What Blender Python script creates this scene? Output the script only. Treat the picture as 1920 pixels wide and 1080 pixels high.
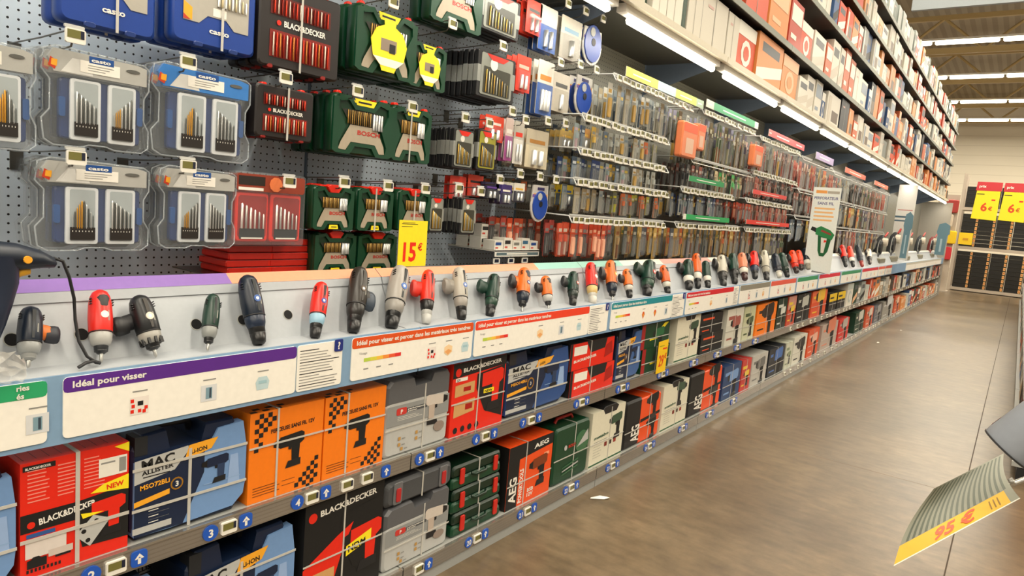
import bpy, math, random
from mathutils import Vector, Matrix
random.seed(7)
PI = math.pi
C = bpy.context.scene.collection
for o in list(bpy.data.objects): bpy.data.objects.remove(o)

# ------------------------------------------------------------------ camera, light, exposure
EYE = 1.42; FPX = 1291.5; YAW, PITCH, ROLL = -.6288, -.1213, .0853
fw = Vector((math.sin(YAW)*math.cos(PITCH), math.cos(YAW)*math.cos(PITCH), math.sin(PITCH)))
r0 = Vector((math.cos(YAW), -math.sin(YAW), 0)); u0 = r0.cross(fw)
rt = math.cos(ROLL)*r0 + math.sin(ROLL)*u0
up = -math.sin(ROLL)*r0 + math.cos(ROLL)*u0
cam_d = bpy.data.cameras.new('camera'); cam = bpy.data.objects.new('camera', cam_d); C.objects.link(cam)
cam_d.sensor_width = 36; cam_d.lens = 36*FPX/1920; cam_d.clip_start = .02; cam_d.clip_end = 200
M3 = Matrix((rt, up, -fw)).transposed()
cam.matrix_world = Matrix.Translation((0, 0, EYE)) @ M3.to_4x4()
bpy.context.scene.camera = cam
vs = bpy.context.scene.view_settings
vs.view_transform = 'Standard'; vs.look = 'None'; vs.gamma = 1; vs.use_curve_mapping = False
vs.exposure = -0.12
world = bpy.data.worlds.new('store_ambient'); bpy.context.scene.world = world; world.use_nodes = True
bg = world.node_tree.nodes['Background']; bg.inputs[0].default_value = (1.0, .88, .72, 1); bg.inputs[1].default_value = .56

def area(name, loc, sx, sy, power, col=(1, .90, .73), rot=(0, 0, 0)):
    d = bpy.data.lights.new(name, 'AREA'); d.shape = 'RECTANGLE'; d.size = sx; d.size_y = sy; d.energy = power; d.color = col
    o = bpy.data.objects.new(name, d); o.location = loc; o.rotation_euler = rot; C.objects.link(o); return o
# the hall's own rows of ceiling tubes
for k in range(-3, 8):
    area('ceiling_row_light', (.2, 3.5+5*k, 6.9), 14, .25, 880)
# the tubes under the canopy
for k in range(-1, 15):
    area('canopy_tube_light', (-1.73, .98+1.39*k+.03, 2.375), .05, 1.15, 12.5, (1, .95, .84), (0, math.radians(42), 0))

# ------------------------------------------------------------------ pixel helpers (world points read off the photograph)
def ray(px, py): return (px-960)/FPX*rt - (py-540)/FPX*up + fw
def at(px, py, x):
    d = ray(px, py); t = x/d.x; return t*d.y, t*d.z+EYE
def ycol(px, z, x):
    k = (px-960)/FPX; dz = z-EYE
    return (x*rt.x + dz*rt.z - k*(x*fw.x+dz*fw.z))/(k*fw.y - rt.y)

# ------------------------------------------------------------------ materials
MC = {}
def mat(c, rough=.5, metal=0, alpha=1, emit=0, coat=0):
    key = (c, rough, metal, alpha, emit, coat)
    if key in MC: return MC[key]
    m = bpy.data.materials.new('surface_%d' % len(MC)); m.use_nodes = True
    nt = m.node_tree; b = nt.nodes['Principled BSDF']
    if isinstance(c, str): c = tuple(((int(c[i:i+2], 16)/255)**2.2) for i in (0, 2, 4))
    n = nt.nodes.new('ShaderNodeTexNoise'); n.inputs['Scale'].default_value = 60; n.inputs['Detail'].default_value = 2
    mx = nt.nodes.new('ShaderNodeMixRGB'); mx.inputs[1].default_value = (*[v*.94 for v in c], 1); mx.inputs[2].default_value = (*[min(1, v*1.06) for v in c], 1)
    tc = nt.nodes.new('ShaderNodeTexCoord'); nt.links.new(tc.outputs['Object'], n.inputs['Vector'])
    nt.links.new(n.outputs['Fac'], mx.inputs[0]); nt.links.new(mx.outputs[0], b.inputs['Base Color'])
    b.inputs['Roughness'].default_value = rough; b.inputs['Metallic'].default_value = metal
    if alpha < 1: b.inputs['Alpha'].default_value = alpha
    if coat: b.inputs['Coat Weight'].default_value = coat
    if emit:
        b.inputs['Emission Color'].default_value = (*c, 1); b.inputs['Emission Strength'].default_value = emit
    MC[key] = m; return m

def nodemat(name, build, rough=.5, metal=0):
    m = bpy.data.materials.new(name); m.use_nodes = True; nt = m.node_tree; b = nt.nodes['Principled BSDF']
    b.inputs['Roughness'].default_value = rough; b.inputs['Metallic'].default_value = metal
    build(nt, b); return m
def N(nt, t, **k):
    n = nt.nodes.new(t)
    for a, v in k.items(): setattr(n, a, v)
    return n
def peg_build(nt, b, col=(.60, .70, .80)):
    tc = N(nt, 'ShaderNodeTexCoord'); sp = N(nt, 'ShaderNodeSeparateXYZ'); nt.links.new(tc.outputs['Object'], sp.inputs[0])
    def fr(sock):
        a = N(nt, 'ShaderNodeMath', operation='DIVIDE'); a.inputs[1].default_value = .0252; nt.links.new(sock, a.inputs[0])
        f = N(nt, 'ShaderNodeMath', operation='FRACT'); nt.links.new(a.outputs[0], f.inputs[0])
        s = N(nt, 'ShaderNodeMath', operation='SUBTRACT'); s.inputs[1].default_value = .5; nt.links.new(f.outputs[0], s.inputs[0])
        p = N(nt, 'ShaderNodeMath', operation='MULTIPLY'); nt.links.new(s.outputs[0], p.inputs[0]); nt.links.new(s.outputs[0], p.inputs[1]); return p
    a = fr(sp.outputs['Y']); c = fr(sp.outputs['Z'])
    s = N(nt, 'ShaderNodeMath', operation='ADD'); nt.links.new(a.outputs[0], s.inputs[0]); nt.links.new(c.outputs[0], s.inputs[1])
    l = N(nt, 'ShaderNodeMath', operation='LESS_THAN'); l.inputs[1].default_value = .017; nt.links.new(s.outputs[0], l.inputs[0])
    mx = N(nt, 'ShaderNodeMixRGB'); mx.inputs[1].default_value = (*col, 1); mx.inputs[2].default_value = (.008, .008, .01, 1)
    nt.links.new(l.outputs[0], mx.inputs[0]); nt.links.new(mx.outputs[0], b.inputs['Base Color'])
PEG = nodemat('perforated_panel', peg_build, .45)
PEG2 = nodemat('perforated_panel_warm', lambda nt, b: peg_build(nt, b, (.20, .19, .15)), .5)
def floor_build(nt, b):
    tc = N(nt, 'ShaderNodeTexCoord')
    mp = N(nt, 'ShaderNodeMapping'); nt.links.new(tc.outputs['Object'], mp.inputs[0])
    n1 = N(nt, 'ShaderNodeTexNoise'); n1.inputs['Scale'].default_value = 1.3; n1.inputs['Detail'].default_value = 5; n1.inputs['Roughness'].default_value = .5
    nt.links.new(mp.outputs[0], n1.inputs['Vector'])
    n2 = N(nt, 'ShaderNodeTexNoise'); n2.inputs['Scale'].default_value = 9; n2.inputs['Detail'].default_value = 9; n2.inputs['Roughness'].default_value = .7; nt.links.new(mp.outputs[0], n2.inputs['Vector'])
    mp2 = N(nt, 'ShaderNodeMapping'); mp2.inputs['Scale'].default_value = (5, 17, 1); mp2.inputs['Rotation'].default_value = (0, 0, .5); nt.links.new(tc.outputs['Object'], mp2.inputs[0])
    n3 = N(nt, 'ShaderNodeTexNoise'); n3.inputs['Scale'].default_value = 1.2; n3.inputs['Detail'].default_value = 7; nt.links.new(mp2.outputs[0], n3.inputs['Vector'])
    cr = N(nt, 'ShaderNodeValToRGB'); e = cr.color_ramp.elements
    e[0].position = .30; e[0].color = (.092, .064, .036, 1); e[1].position = .72; e[1].color = (.170, .124, .073, 1)
    nt.links.new(n1.outputs['Fac'], cr.inputs[0])
    m1 = N(nt, 'ShaderNodeMixRGB', blend_type='OVERLAY'); m1.inputs[0].default_value = .6; nt.links.new(cr.outputs[0], m1.inputs[1]); nt.links.new(n2.outputs['Fac'], m1.inputs[2])
    m2 = N(nt, 'ShaderNodeMixRGB', blend_type='OVERLAY'); m2.inputs[0].default_value = .45; nt.links.new(m1.outputs[0], m2.inputs[1]); nt.links.new(n3.outputs['Fac'], m2.inputs[2])
    nt.links.new(m2.outputs[0], b.inputs['Base Color'])
    mr = N(nt, 'ShaderNodeMapRange'); mr.inputs[3].default_value = .29; mr.inputs[4].default_value = .35; b.inputs['Specular IOR Level'].default_value = .38; nt.links.new(n1.outputs['Fac'], mr.inputs[0]); nt.links.new(mr.outputs[0], b.inputs['Roughness'])
    bp = N(nt, 'ShaderNodeBump'); bp.inputs['Strength'].default_value = .03; bp.inputs['Distance'].default_value = .01; nt.links.new(n3.outputs['Fac'], bp.inputs['Height']); nt.links.new(bp.outputs[0], b.inputs['Normal'])
FLOOR = nodemat('polished_concrete', floor_build, .3)
def stripe_build(c1, c2, axis, pitch, share=.5):
    def f(nt, b):
        tc = N(nt, 'ShaderNodeTexCoord'); sp = N(nt, 'ShaderNodeSeparateXYZ'); nt.links.new(tc.outputs['Object'], sp.inputs[0])
        a = N(nt, 'ShaderNodeMath', operation='DIVIDE'); a.inputs[1].default_value = pitch; nt.links.new(sp.outputs[axis], a.inputs[0])
        g = N(nt, 'ShaderNodeMath', operation='FRACT'); nt.links.new(a.outputs[0], g.inputs[0])
        l = N(nt, 'ShaderNodeMath', operation='LESS_THAN'); l.inputs[1].default_value = share; nt.links.new(g.outputs[0], l.inputs[0])
        mx = N(nt, 'ShaderNodeMixRGB'); mx.inputs[1].default_value = (*c1, 1); mx.inputs[2].default_value = (*c2, 1)
        nt.links.new(l.outputs[0], mx.inputs[0]); nt.links.new(mx.outputs[0], b.inputs['Base Color'])
    return f
DECK = nodemat('roof_deck', stripe_build((.30, .24, .15), (.22, .17, .10), 'X', .3), .6)
SIDING = nodemat('wall_siding', stripe_build((.86, .79, .64), (.74, .67, .53), 'Z', .5, .06), .6)

W = 'e9e6dc'; BLK = '141414'
white = mat(W, .5); cream = mat('dcd9cf', .45); steel = mat('b9b9b4', .3, .8); greyp = mat('8e908c', .5); dark = mat('1c1c1e', .5)
red = mat('e02a18', .4); dred = mat('a51c14', .4); orange = mat('f07a12', .5); navy = mat('16253f', .45); blue = mat('2f5590', .45); lblue = mat('6f93c4', .45)
green = mat('11402a', .4); dgreen = mat('0b2a1c', .4); yellow = mat('f5de22', .5); amber = mat('eea52c', .5); beige = mat('a89c88', .5)
ink = mat('151515', .6); faint = mat('8c8c88', .6); ligrey = mat('b4b5b2', .5); dgrey = mat('4a4c4f', .5); mgrey = mat('77797b', .5)
strapm = mat('d2cfc6', .35, 0, .72); chrome = mat('c9c9c6', .22, .9); gold = mat('c08c38', .35, .6); clear = mat('c3cace', .06, 0, .10, 0, .6); clearb = mat('aab2b8', .08, 0, .07, 0, .6); clearc = mat('d5dcde', .06, 0, .045, 0, .6); rimm = mat('c9d2d8', .08, 0, .30, 0, .6)
tag_w = mat('e8e5da', .4); lcd = mat('6f6c3c', .3); lcdk = mat('24283a', .3); badgeb = mat('2456b8', .35); wire = mat('6c6a64', .3, .8)

# ------------------------------------------------------------------ mesh builder
TXT = {}
def text_mesh(s, bold):
    k = (s, bold)
    if k in TXT: return TXT[k]
    cu = bpy.data.curves.new('t', 'FONT'); cu.body = s; cu.size = 1; cu.resolution_u = 2; cu.offset = .03 if bold else 0
    ob = bpy.data.objects.new('t', cu); C.objects.link(ob); bpy.context.view_layer.update()
    ev = ob.evaluated_get(bpy.context.evaluated_depsgraph_get()); me = ev.to_mesh()
    v = [(p.co.x, p.co.y) for p in me.vertices]; f = [tuple(p.vertices) for p in me.polygons]
    ev.to_mesh_clear(); bpy.data.objects.remove(ob); bpy.data.curves.remove(cu)
    x0 = min(a[0] for a in v); x1 = max(a[0] for a in v)
    v = [((a-x0), b) for a, b in v]; TXT[k] = (v, f, x1-x0); return TXT[k]

class MB:
    def __init__(s): s.v = []; s.f = []; s.m = []; s.sm = []; s.mats = []
    def mi(s, m):
        if m not in s.mats: s.mats.append(m)
        return s.mats.index(m)
    def add(s, vs_, fs, m, smooth=False):
        b = len(s.v); i = s.mi(m); s.v += [tuple(p) for p in vs_]
        for f in fs: s.f.append([b+q for q in f]); s.m.append(i); s.sm.append(smooth)
        return s
    def box(s, x0, x1, y0, y1, z0, z1, m):
        return s.add([(x, y, z) for x in (x0, x1) for y in (y0, y1) for z in (z0, z1)],
              [(0, 1, 3, 2), (4, 6, 7, 5), (0, 4, 5, 1), (2, 3, 7, 6), (0, 2, 6, 4), (1, 5, 7, 3)], m)
    def slab(s, out, x0, x1, m, bev=0, smooth=False):      # outline in (y,z), extruded along x, edges chamfered
        n = len(out); cy = sum(p[0] for p in out)/n; cz = sum(p[1] for p in out)/n
        hy = max(abs(p[0]-cy) for p in out) or 1; hz = max(abs(p[1]-cz) for p in out) or 1
        def ring(x, b): return [(x, cy+(y-cy)*(1-b/hy), cz+(z-cz)*(1-b/hz)) for y, z in out]
        rs = [ring(x0, bev), ring(x0+bev, 0), ring(x1-bev, 0), ring(x1, bev)] if bev else [ring(x0, 0), ring(x1, 0)]
        return s.rings(rs, m, smooth)
    def rings(s, rs, m, smooth=True, caps=True):
        n = len(rs[0]); V = [p for r in rs for p in r]; F = []
        for k in range(len(rs)-1):
            for i in range(n):
                j = (i+1) % n; F.append((k*n+i, (k)*n+j, (k+1)*n+j, (k+1)*n+i))
        s.add(V, F, m, smooth)
        if caps: s.add(rs[0], [tuple(range(n))[::-1]], m); s.add(rs[-1], [tuple(range(n))], m)
        return s
    def flat(s, out, x, m):                                 # printed patch facing +x
        return s.add([(x, y, z) for y, z in out], [tuple(range(len(out)))], m)
    def rect(s, y0, y1, z0, z1, x, m): return s.flat([(y0, z0), (y1, z0), (y1, z1), (y0, z1)], x, m)
    def text(s, t, y, z, h, x, m, w=None, bold=True, ang=0, shear=0, center=False):
        v, f, wd = text_mesh(t, bold); sy = h/.72; sx = sy if w is None else w/wd
        ca, sa = math.cos(ang), math.sin(ang); off = -wd*sx/2 if center else 0; P = []
        for a, b in v:
            p = a*sx+b*sy*shear+off; q = b*sy; P.append((x, y+p*ca-q*sa, z+p*sa+q*ca))
        return s.add(P, f, m)
    def loft(s, sec, m, n=10, smooth=True):                 # sec: (center Vector, axis-a Vector, axis-b Vector)
        rs = []
        for c, a, b in sec: rs.append([tuple(Vector(c)+Vector(a)*math.cos(2*PI*i/n)+Vector(b)*math.sin(2*PI*i/n)) for i in range(n)])
        return s.rings(rs, m, smooth)
    def zloft(s, prof, m, n=12, cx=0, cy=0, smooth=True):   # prof: (z, rx, ry[, dx, dy])
        return s.loft([((cx+(p[3] if len(p) > 3 else 0), cy+(p[4] if len(p) > 4 else 0), p[0]), (p[1], 0, 0), (0, p[2], 0)) for p in prof], m, n, smooth)
    def tube(s, pts, r, m, n=6):
        pts = [Vector(p) for p in pts]; rs = []
        for i, p in enumerate(pts):
            d = (pts[min(i+1, len(pts)-1)]-pts[max(i-1, 0)]).normalized(); a = d.cross(Vector((0.13, .21, .97)))
            if a.length < .1: a = d.cross(Vector((1, 0, 0)))
            a.normalize(); b = d.cross(a); rr = r[i] if isinstance(r, (list, tuple)) else r
            rs.append([tuple(p+a*rr*math.cos(2*PI*k/n)+b*rr*math.sin(2*PI*k/n)) for k in range(n)])
        return s.rings(rs, m, True)
    def build(s, name, parent=None, loc=None):
        me = bpy.data.meshes.new(name); me.from_pydata(s.v, [], s.f)
        for m in s.mats: me.materials.append(m)
        me.polygons.foreach_set('material_index', s.m); me.polygons.foreach_set('use_smooth', s.sm); me.update()
        o = bpy.data.objects.new(name, me); C.objects.link(o)
        if parent: o.parent = parent
        if loc: o.location = loc
        return o
def rr(y0, y1, z0, z1, r, n=3):
    o = []
    for cy, cz, a in ((y1-r, z0+r, -90), (y1-r, z1-r, 0), (y0+r, z1-r, 90), (y0+r, z0+r, 180)):
        for k in range(n+1):
            t = math.radians(a+90*k/n); o.append((cy+r*math.cos(t), cz+r*math.sin(t)))
    return o
def circ(cy, cz, r, n=14, rz=None): return [(cy+r*math.cos(2*PI*i/n), cz+(rz or r)*math.sin(2*PI*i/n)) for i in range(n)]
def scaled(pts, y, z, s, sy=None): return [(y+a*s, z+b*(sy or s)) for a, b in pts]

def tag(o, label, cat, group=None, kind=None):
    o['label'] = label; o['category'] = cat
    if group: o['group'] = group
    if kind: o['kind'] = kind
    return o
def struct(o): o['kind'] = 'structure'; return o
def empty(name, loc=(0, 0, 0), rz=0):
    o = bpy.data.objects.new(name, None); o.empty_display_size = .05; C.objects.link(o); o.location = loc; o.rotation_euler = (0, 0, rz); return o
def copy_tree(o, parent=None):
    c = o.copy(); C.objects.link(c); c.parent = parent
    for ch in o.children: copy_tree(ch, c)
    return c
ONES = ['', 'first', 'second', 'third', 'fourth', 'fifth', 'sixth', 'seventh', 'eighth', 'ninth', 'tenth', 'eleventh', 'twelfth', 'thirteenth', 'fourteenth', 'fifteenth', 'sixteenth', 'seventeenth', 'eighteenth', 'nineteenth']
CARD = ['', '', 'twenty', 'thirty', 'forty', 'fifty', 'sixty', 'seventy', 'eighty', 'ninety']
TENS = ['', '', 'twentieth', 'thirtieth', 'fortieth', 'fiftieth', 'sixtieth', 'seventieth', 'eightieth', 'ninetieth']
def nth(n):
    if n < 20: return ONES[n]
    if n < 100: return TENS[n//10] if n % 10 == 0 else CARD[n//10]+'-'+ONES[n % 10]
    return 'hundredth' if n == 100 else 'hundred-and-'+nth(n-100)

# ------------------------------------------------------------------ the hall
WX = -2.27; FX = -1.6; Z1 = .10; Z2 = .525; P0, P1 = .825, .978; B0 = .30; BP = 1.39; NB = 15; YEND = B0+BP*NB
CX = -1.7; CZ = 2.45
struct(MB().box(-30, 14, -12, 48, -.1, 0, FLOOR).build('floor'))
struct(MB().box(-30, 14, -12, 48, 8.6, 8.7, DECK).build('ceiling'))
struct(MB().box(-30, 14, 44, 44.2, 0, 8.6, SIDING).build('wall_far'))
j = MB(); j.box(-.073, -.067, -3, 44, 0, .0006, mat('3a2c1c', .7))
j.box(-1.6, .2, 4.6, 4.604, 0, .0005, mat('75604a', .5))
struct(j.build('trim_1'))
# steel roof trusses across the hall
tm = mat('a88f5f', .55)
for k, yy in enumerate([12.5, 19.5, 26.0, 31.0, 36.5, 41]):
    t = empty('roof_truss', (0, yy, 7.35)); tag(t, 'cream steel lattice truss, %s across the hall ceiling from the near end' % nth(k+1), 'truss', 'roof trusses')
    MB().box(-12, 10, -.06, .06, -.09, .09, tm).build('lower_chord', t)
    MB().box(-12, 10, -.06, .06, .95, 1.1, tm).build('upper_chord', t)
    for i in range(9):
        x = -11+i*2.3
        for sgn in (0, 1):
            a = Vector((x+sgn*1.15, 0, 1.0 if sgn else 0)); b = Vector((x+1.15+sgn*1.15, 0, 0 if sgn else 1.0))
            MB().tube([a, b], .045, tm, 6).build('web_bar', t)
struct(MB().box(-12, 10, 15, 15.3, 8.0, 8.59, tm).build('trim_2'))
tube_m = mat('fff6e0', .4, 0, 1, 9)
for k, yy in enumerate((13.5, 18.5, 23.5, 28.5, 33.5, 38.5)):
    t = empty('ceiling_lamp_row', (0, yy, 7.0)); tag(t, 'long row of ceiling fluorescent tubes, %s from the near end' % nth(k+1), 'ceiling light', 'rows of ceiling tubes')
    MB().box(-9.4, 7, -.06, .06, .08, .14, white).build('housing', t)
    for i in range(10):
        x = -9.3+i*1.62; MB().tube([(x, 0, .02), (x+.03, 0, .02), (x+1.5, 0, .02), (x+1.54, 0, .02)], [.03, .06, .06, .03], tube_m, 8).build('lamp_tube', t)
    for x in (-6, 0, 5): MB().tube([(x, 0, .14), (x, 0, 1.6)], .012, wire, 4).build('hanger', t)
s = MB().box(-1.5, 3.6, 9.9, 9.96, 4.19, 4.75, mat('8f979c', .6)).build('hanging_banner')
tag(s, 'blank blue grey hanging board at the top right above the aisle', 'hanging sign')

# ------------------------------------------------------------------ shelving bays
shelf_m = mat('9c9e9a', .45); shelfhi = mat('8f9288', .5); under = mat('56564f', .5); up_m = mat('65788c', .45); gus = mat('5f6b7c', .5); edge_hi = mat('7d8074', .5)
railm = nodemat('brushed_price_rail', stripe_build((.42, .40, .37), (.36, .34, .31), 'Z', .011, .3), .2, .75)
HZ = [2.865, 3.36, 3.765, 4.15]
band_cols = [('7f5fa6', ycol(430, 1.137, -1.82)), ('e0906f', ycol(1006, 1.137, -1.82)), ('8fc4b8', ycol(1165, 1.137, -1.82)), ('e0dccf', ycol(1240, 1.137, -1.82)), ('d99a90', ycol(1330, 1.137, -1.82))]
def bay(k):
    y = B0+BP*k; L = BP; b = empty('shelving_bay', (WX, y, 0))
    tag(b, 'grey metal shelving bay with perforated back, %s along the aisle from the near end' % nth(k+2), 'shelving', 'shelving bays along the left of the aisle')
    f = FX-WX; c = CX-WX
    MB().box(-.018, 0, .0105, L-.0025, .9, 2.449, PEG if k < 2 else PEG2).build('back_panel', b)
    MB().box(-.018, 0, .0105, L-.0025, 0, .9, dark).build('lower_back_panel', b)
    MB().box(-.018, .004, .0025, .010, 0, 4.6, up_m).build('upright', b)
    m = MB().box(.006, f-.014, .003, L-.003, .06, Z1, shelf_m); m.box(f-.04, f-.004, .003, L-.003, 0, .0415, mat('9a9c99', .5)); m.box(f-.04, f-.014, .003, L-.003, .0415, .06, shelf_m); m.build('base_shelf', b)
    MB().box(.006, f-.014, .003, L-.002, Z2-.035, Z2, shelf_m).build('middle_shelf', b)
    # sloping display ledge: back, tray, lip
    m = MB(); V = [(.42, 1.10), (.43, 1.15), (.465, 1.124), (.474, 1.100), (.470, 1.0995), (.540, .966), (.60, .962), (.662, .966), (.662, P1), (.668, P1), (.668, P0), (.66, P0), (.655, .95), (.53, .95), (.455, 1.09)]
    m.rings([[(p, .003, q) for p, q in V], [(p, L-.003, q) for p, q in V]], mat('a6abb0', .4), False)
    m.box(f-.0, f+.0035, .003, L-.003, P0, P1, mat('7fa0c0', .45)); m.build('display_ledge', b)
    m = MB(); y0 = 0; yy = y
    while yy < y+L-.01:
        nx = y+L-.003; col = 'd8d4c8'
        for cc, ye in band_cols:
            if yy < ye-.001: col = cc; nx = min(nx, ye); break
        q = [(.4305, 1.1505), (.4655, 1.1245)]
        m.add([(q[0][0], yy-y, q[0][1]), (q[1][0], yy-y, q[1][1]), (q[1][0], nx-y, q[1][1]), (q[0][0], nx-y, q[0][1])], [(0, 1, 2, 3)], mat(col, .35)); yy = nx+.0001
    m.build('coloured_band', b)
    if k < NB:
        # canopy with a tube and a hood edge
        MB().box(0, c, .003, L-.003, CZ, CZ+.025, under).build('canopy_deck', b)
        m = MB().box(c-.02, c+.012, .003, L-.003, CZ-.010, CZ+.027, mat('cfc7b2', .45)); m.box(c-.075, c-.021, .04, L-.04, CZ-.045, CZ-.003, white); m.build('canopy_edge', b)
        MB().tube([(c-.04, .10, CZ-.07), (c-.04, .12, CZ-.07), (c-.04, L-.12, CZ-.07), (c-.04, L-.10, CZ-.07)], [.012, .021, .021, .012], tube_m, 8).build('lamp_tube', b)
        m = MB(); m.add([(.005, q, CZ-.001) for q in (.003, .01)]+[(c-.08, q, CZ-.001) for q in (.003, .01)]+[(c-.08, q, CZ-.04) for q in (.003, .01)]+[(.005, q, CZ-.20) for q in (.003, .01)], [(0, 2, 4, 6), (1, 7, 5, 3), (0, 1, 3, 2), (2, 3, 5, 4), (4, 5, 7, 6)], gus)
        m.build('bracket', b)
        for z in HZ:
            m = MB().box(.0, c-.005, .003, L-.003, z-.03, z, dark); m.box(c-.005, c+.002, .003, L-.003, z-.04, z+.004, edge_hi); m.build('high_shelf', b)
    return b
for k in range(-1, NB): bay(k)
MB_end = MB().box(WX-.02, FX+.02, YEND+.03, YEND+.06, 0, 2.4, mat('a59f93', .5)).build('end_panel'); MB_end.name = 'divider_board'; tag(MB_end, 'grey board closing the far end of the left shelving', 'panel')

# price rails with badges and screens
def plabel(m, y, z, x, w=.05, h=.033):
    m.slab(rr(y-w/2, y+w/2, z-h/2, z+h/2, .003, 1), x, x+.007, tag_w); m.rect(y-w*.42, y+w*.24, z-h*.16, z+h*.40, x+.0076, lcd); m.rect(y+w*.24, y+w*.42, z-h*.16, z+h*.40, x+.0077, lcdk)
    return m
def arrow(m, y, z, s, x):
    m.flat(scaled([(-.14, -.5), (.14, -.5), (.14, .05), (-.14, .05)], y, z, s), x, white); m.flat(scaled([(-.42, 0), (0, .5), (.42, 0), (.2, -.02), (0, .18), (-.2, -.02)], y, z, s), x, white)
def rail_part(root, kind, y, z, txt=None, w=.045):
    if kind == 'n':
        m = MB(); m.slab(circ(y, z, .0215, 14), .0005, .004, badgeb); m.text(txt, y, z-.011, .022, .0045, white, center=True, w=.014*len(txt) if len(txt) > 1 else None); m.build('number_badge', root)
    elif kind == 'a':
        m = MB(); m.slab(rr(y-.019, y+.019, z-.02, z+.02, .008, 2), .0005, .004, badgeb); arrow(m, y, z, .027, .0045); m.build('arrow_badge', root)
    else: plabel(MB(), y, z, .0005, w, .034).build('price_label', root)
mid = [(-60, '1', 70), (170, '2', 260), (394, '3', 460), (557, '4', 610), (650, '', 723), (786, '5', 824), (892, '6', 926), (980, '7', 1010), (1080, '8', 1100), (1158, '9', 1176), (1235, '10', 1250), (1295, '11', 1306), (1340, '12', 1350), (1378, '13', 1387), (1412, '14', 1420)]
bot = [(560, '17', 600), (670, '18', 705), (765, '19', 803), (878, '20', 909), (975, '21', 1001), (1060, '22', 1081), (1139, '23', 1157), (1210, '24', 1225), (1274, '25', 1286), (1325, '26', 1336), (1371, '27', 1380)]
for lev, (z0, z1, lst) in enumerate(((.472, Z2+.004, mid), (.042, Z1+.004, bot))):
    nm = ('middle', 'lowest')[lev]; zc = (z0+z1)/2-.002
    P = []
    for a, n, b in lst:
        ya, yb = ycol(a, zc, FX), ycol(b, zc, FX); P.append((ya, 'n' if n else 'l', n)); P.append((yb, 'a', None)); P.append(((ya+yb)/2, 'l', None))
    yy = 6.6
    while yy < YEND-.3: P.append((yy, 'l', None)); yy += random.uniform(.16, .4)
    for k in range(-1, NB):
        y = B0+BP*k; t = empty('price_rail', (FX, y, 0)); tag(t, 'aluminium price rail on the edge of the %s shelf, %s length from the near end' % (nm, nth(k+2)), 'price rail', 'price rails on the %s shelf' % nm)
        MB().box(-.012, 0, .003, BP-.003, z0, z1, railm).build('rail', t)
        MB().box(0, .002, .002, BP-.002, z1-.006, z1, chrome).build('rail_lip', t)
        for (py, kd, tx) in P:
            if y+.03 <= py < y+BP-.0: rail_part(t, kd, min(py-y, BP-.025), zc, tx)

# ------------------------------------------------------------------ information panels
def picbox(m, y, z, s, x, kind):
    if kind == 0:
        m.rect(y-s/2, y+s/2, z-s/2, z+s/2, x, mat('e8e0d8', .5)); m.rect(y-s*.1, y+s*.2, z, z+s*.25, x+.0004, ink)
        for a, b in ((-.4, .3), (-.35, 0), (-.4, -.3), (0, -.3), (.25, -.35), (.35, -.15)): m.rect(y+s*a-s*.08, y+s*a+s*.1, z+s*b-s*.1, z+s*b+s*.1, x+.0004, red)
    elif kind == 1:
        m.rect(y-s/2, y+s/2, z-s/2, z+s/2, x, mat('d5d8da', .5)); m.rect(y-s*.2, y+s*.2, z-s*.35, z+s*.35, x+.0004, mat('7b9aa8', .5)); m.rect(y+s*.02, y+s*.14, z-s*.3, z+s*.3, x+.0006, mat('384855', .5))
    elif kind == 2:
        m.flat(scaled([(-.5, -.2), (0, -.5), (.5, -.2), (.5, .3), (0, .5), (-.5, .3)], y, z, s), x, mat('f0cfa0', .5)); m.flat(scaled([(-.45, -.1), (0, -.38), (.45, -.1), (0, .1)], y, z, s), x+.0004, mat('e8a566', .5))
    elif kind == 3:
        m.flat(scaled([(-.4, -.4), (.4, -.4), (.5, .1), (.3, .45), (-.3, .45), (-.5, .1)], y, z, s), x, mat('bcd4da', .5)); m.rect(y-s*.3, y+s*.3, z, z+s*.2, x+.0004, mat('9fc3cc', .5))
    else:
        m.flat(scaled([(-.4, .1), (0, -.5), (.4, .1), (.2, .45), (-.2, .45)], y, z, s), x, mat('d9622a', .5)); m.flat(scaled([(-.2, .1), (0, -.25), (.2, .1)], y, z, s), x+.0004, amber)
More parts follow.
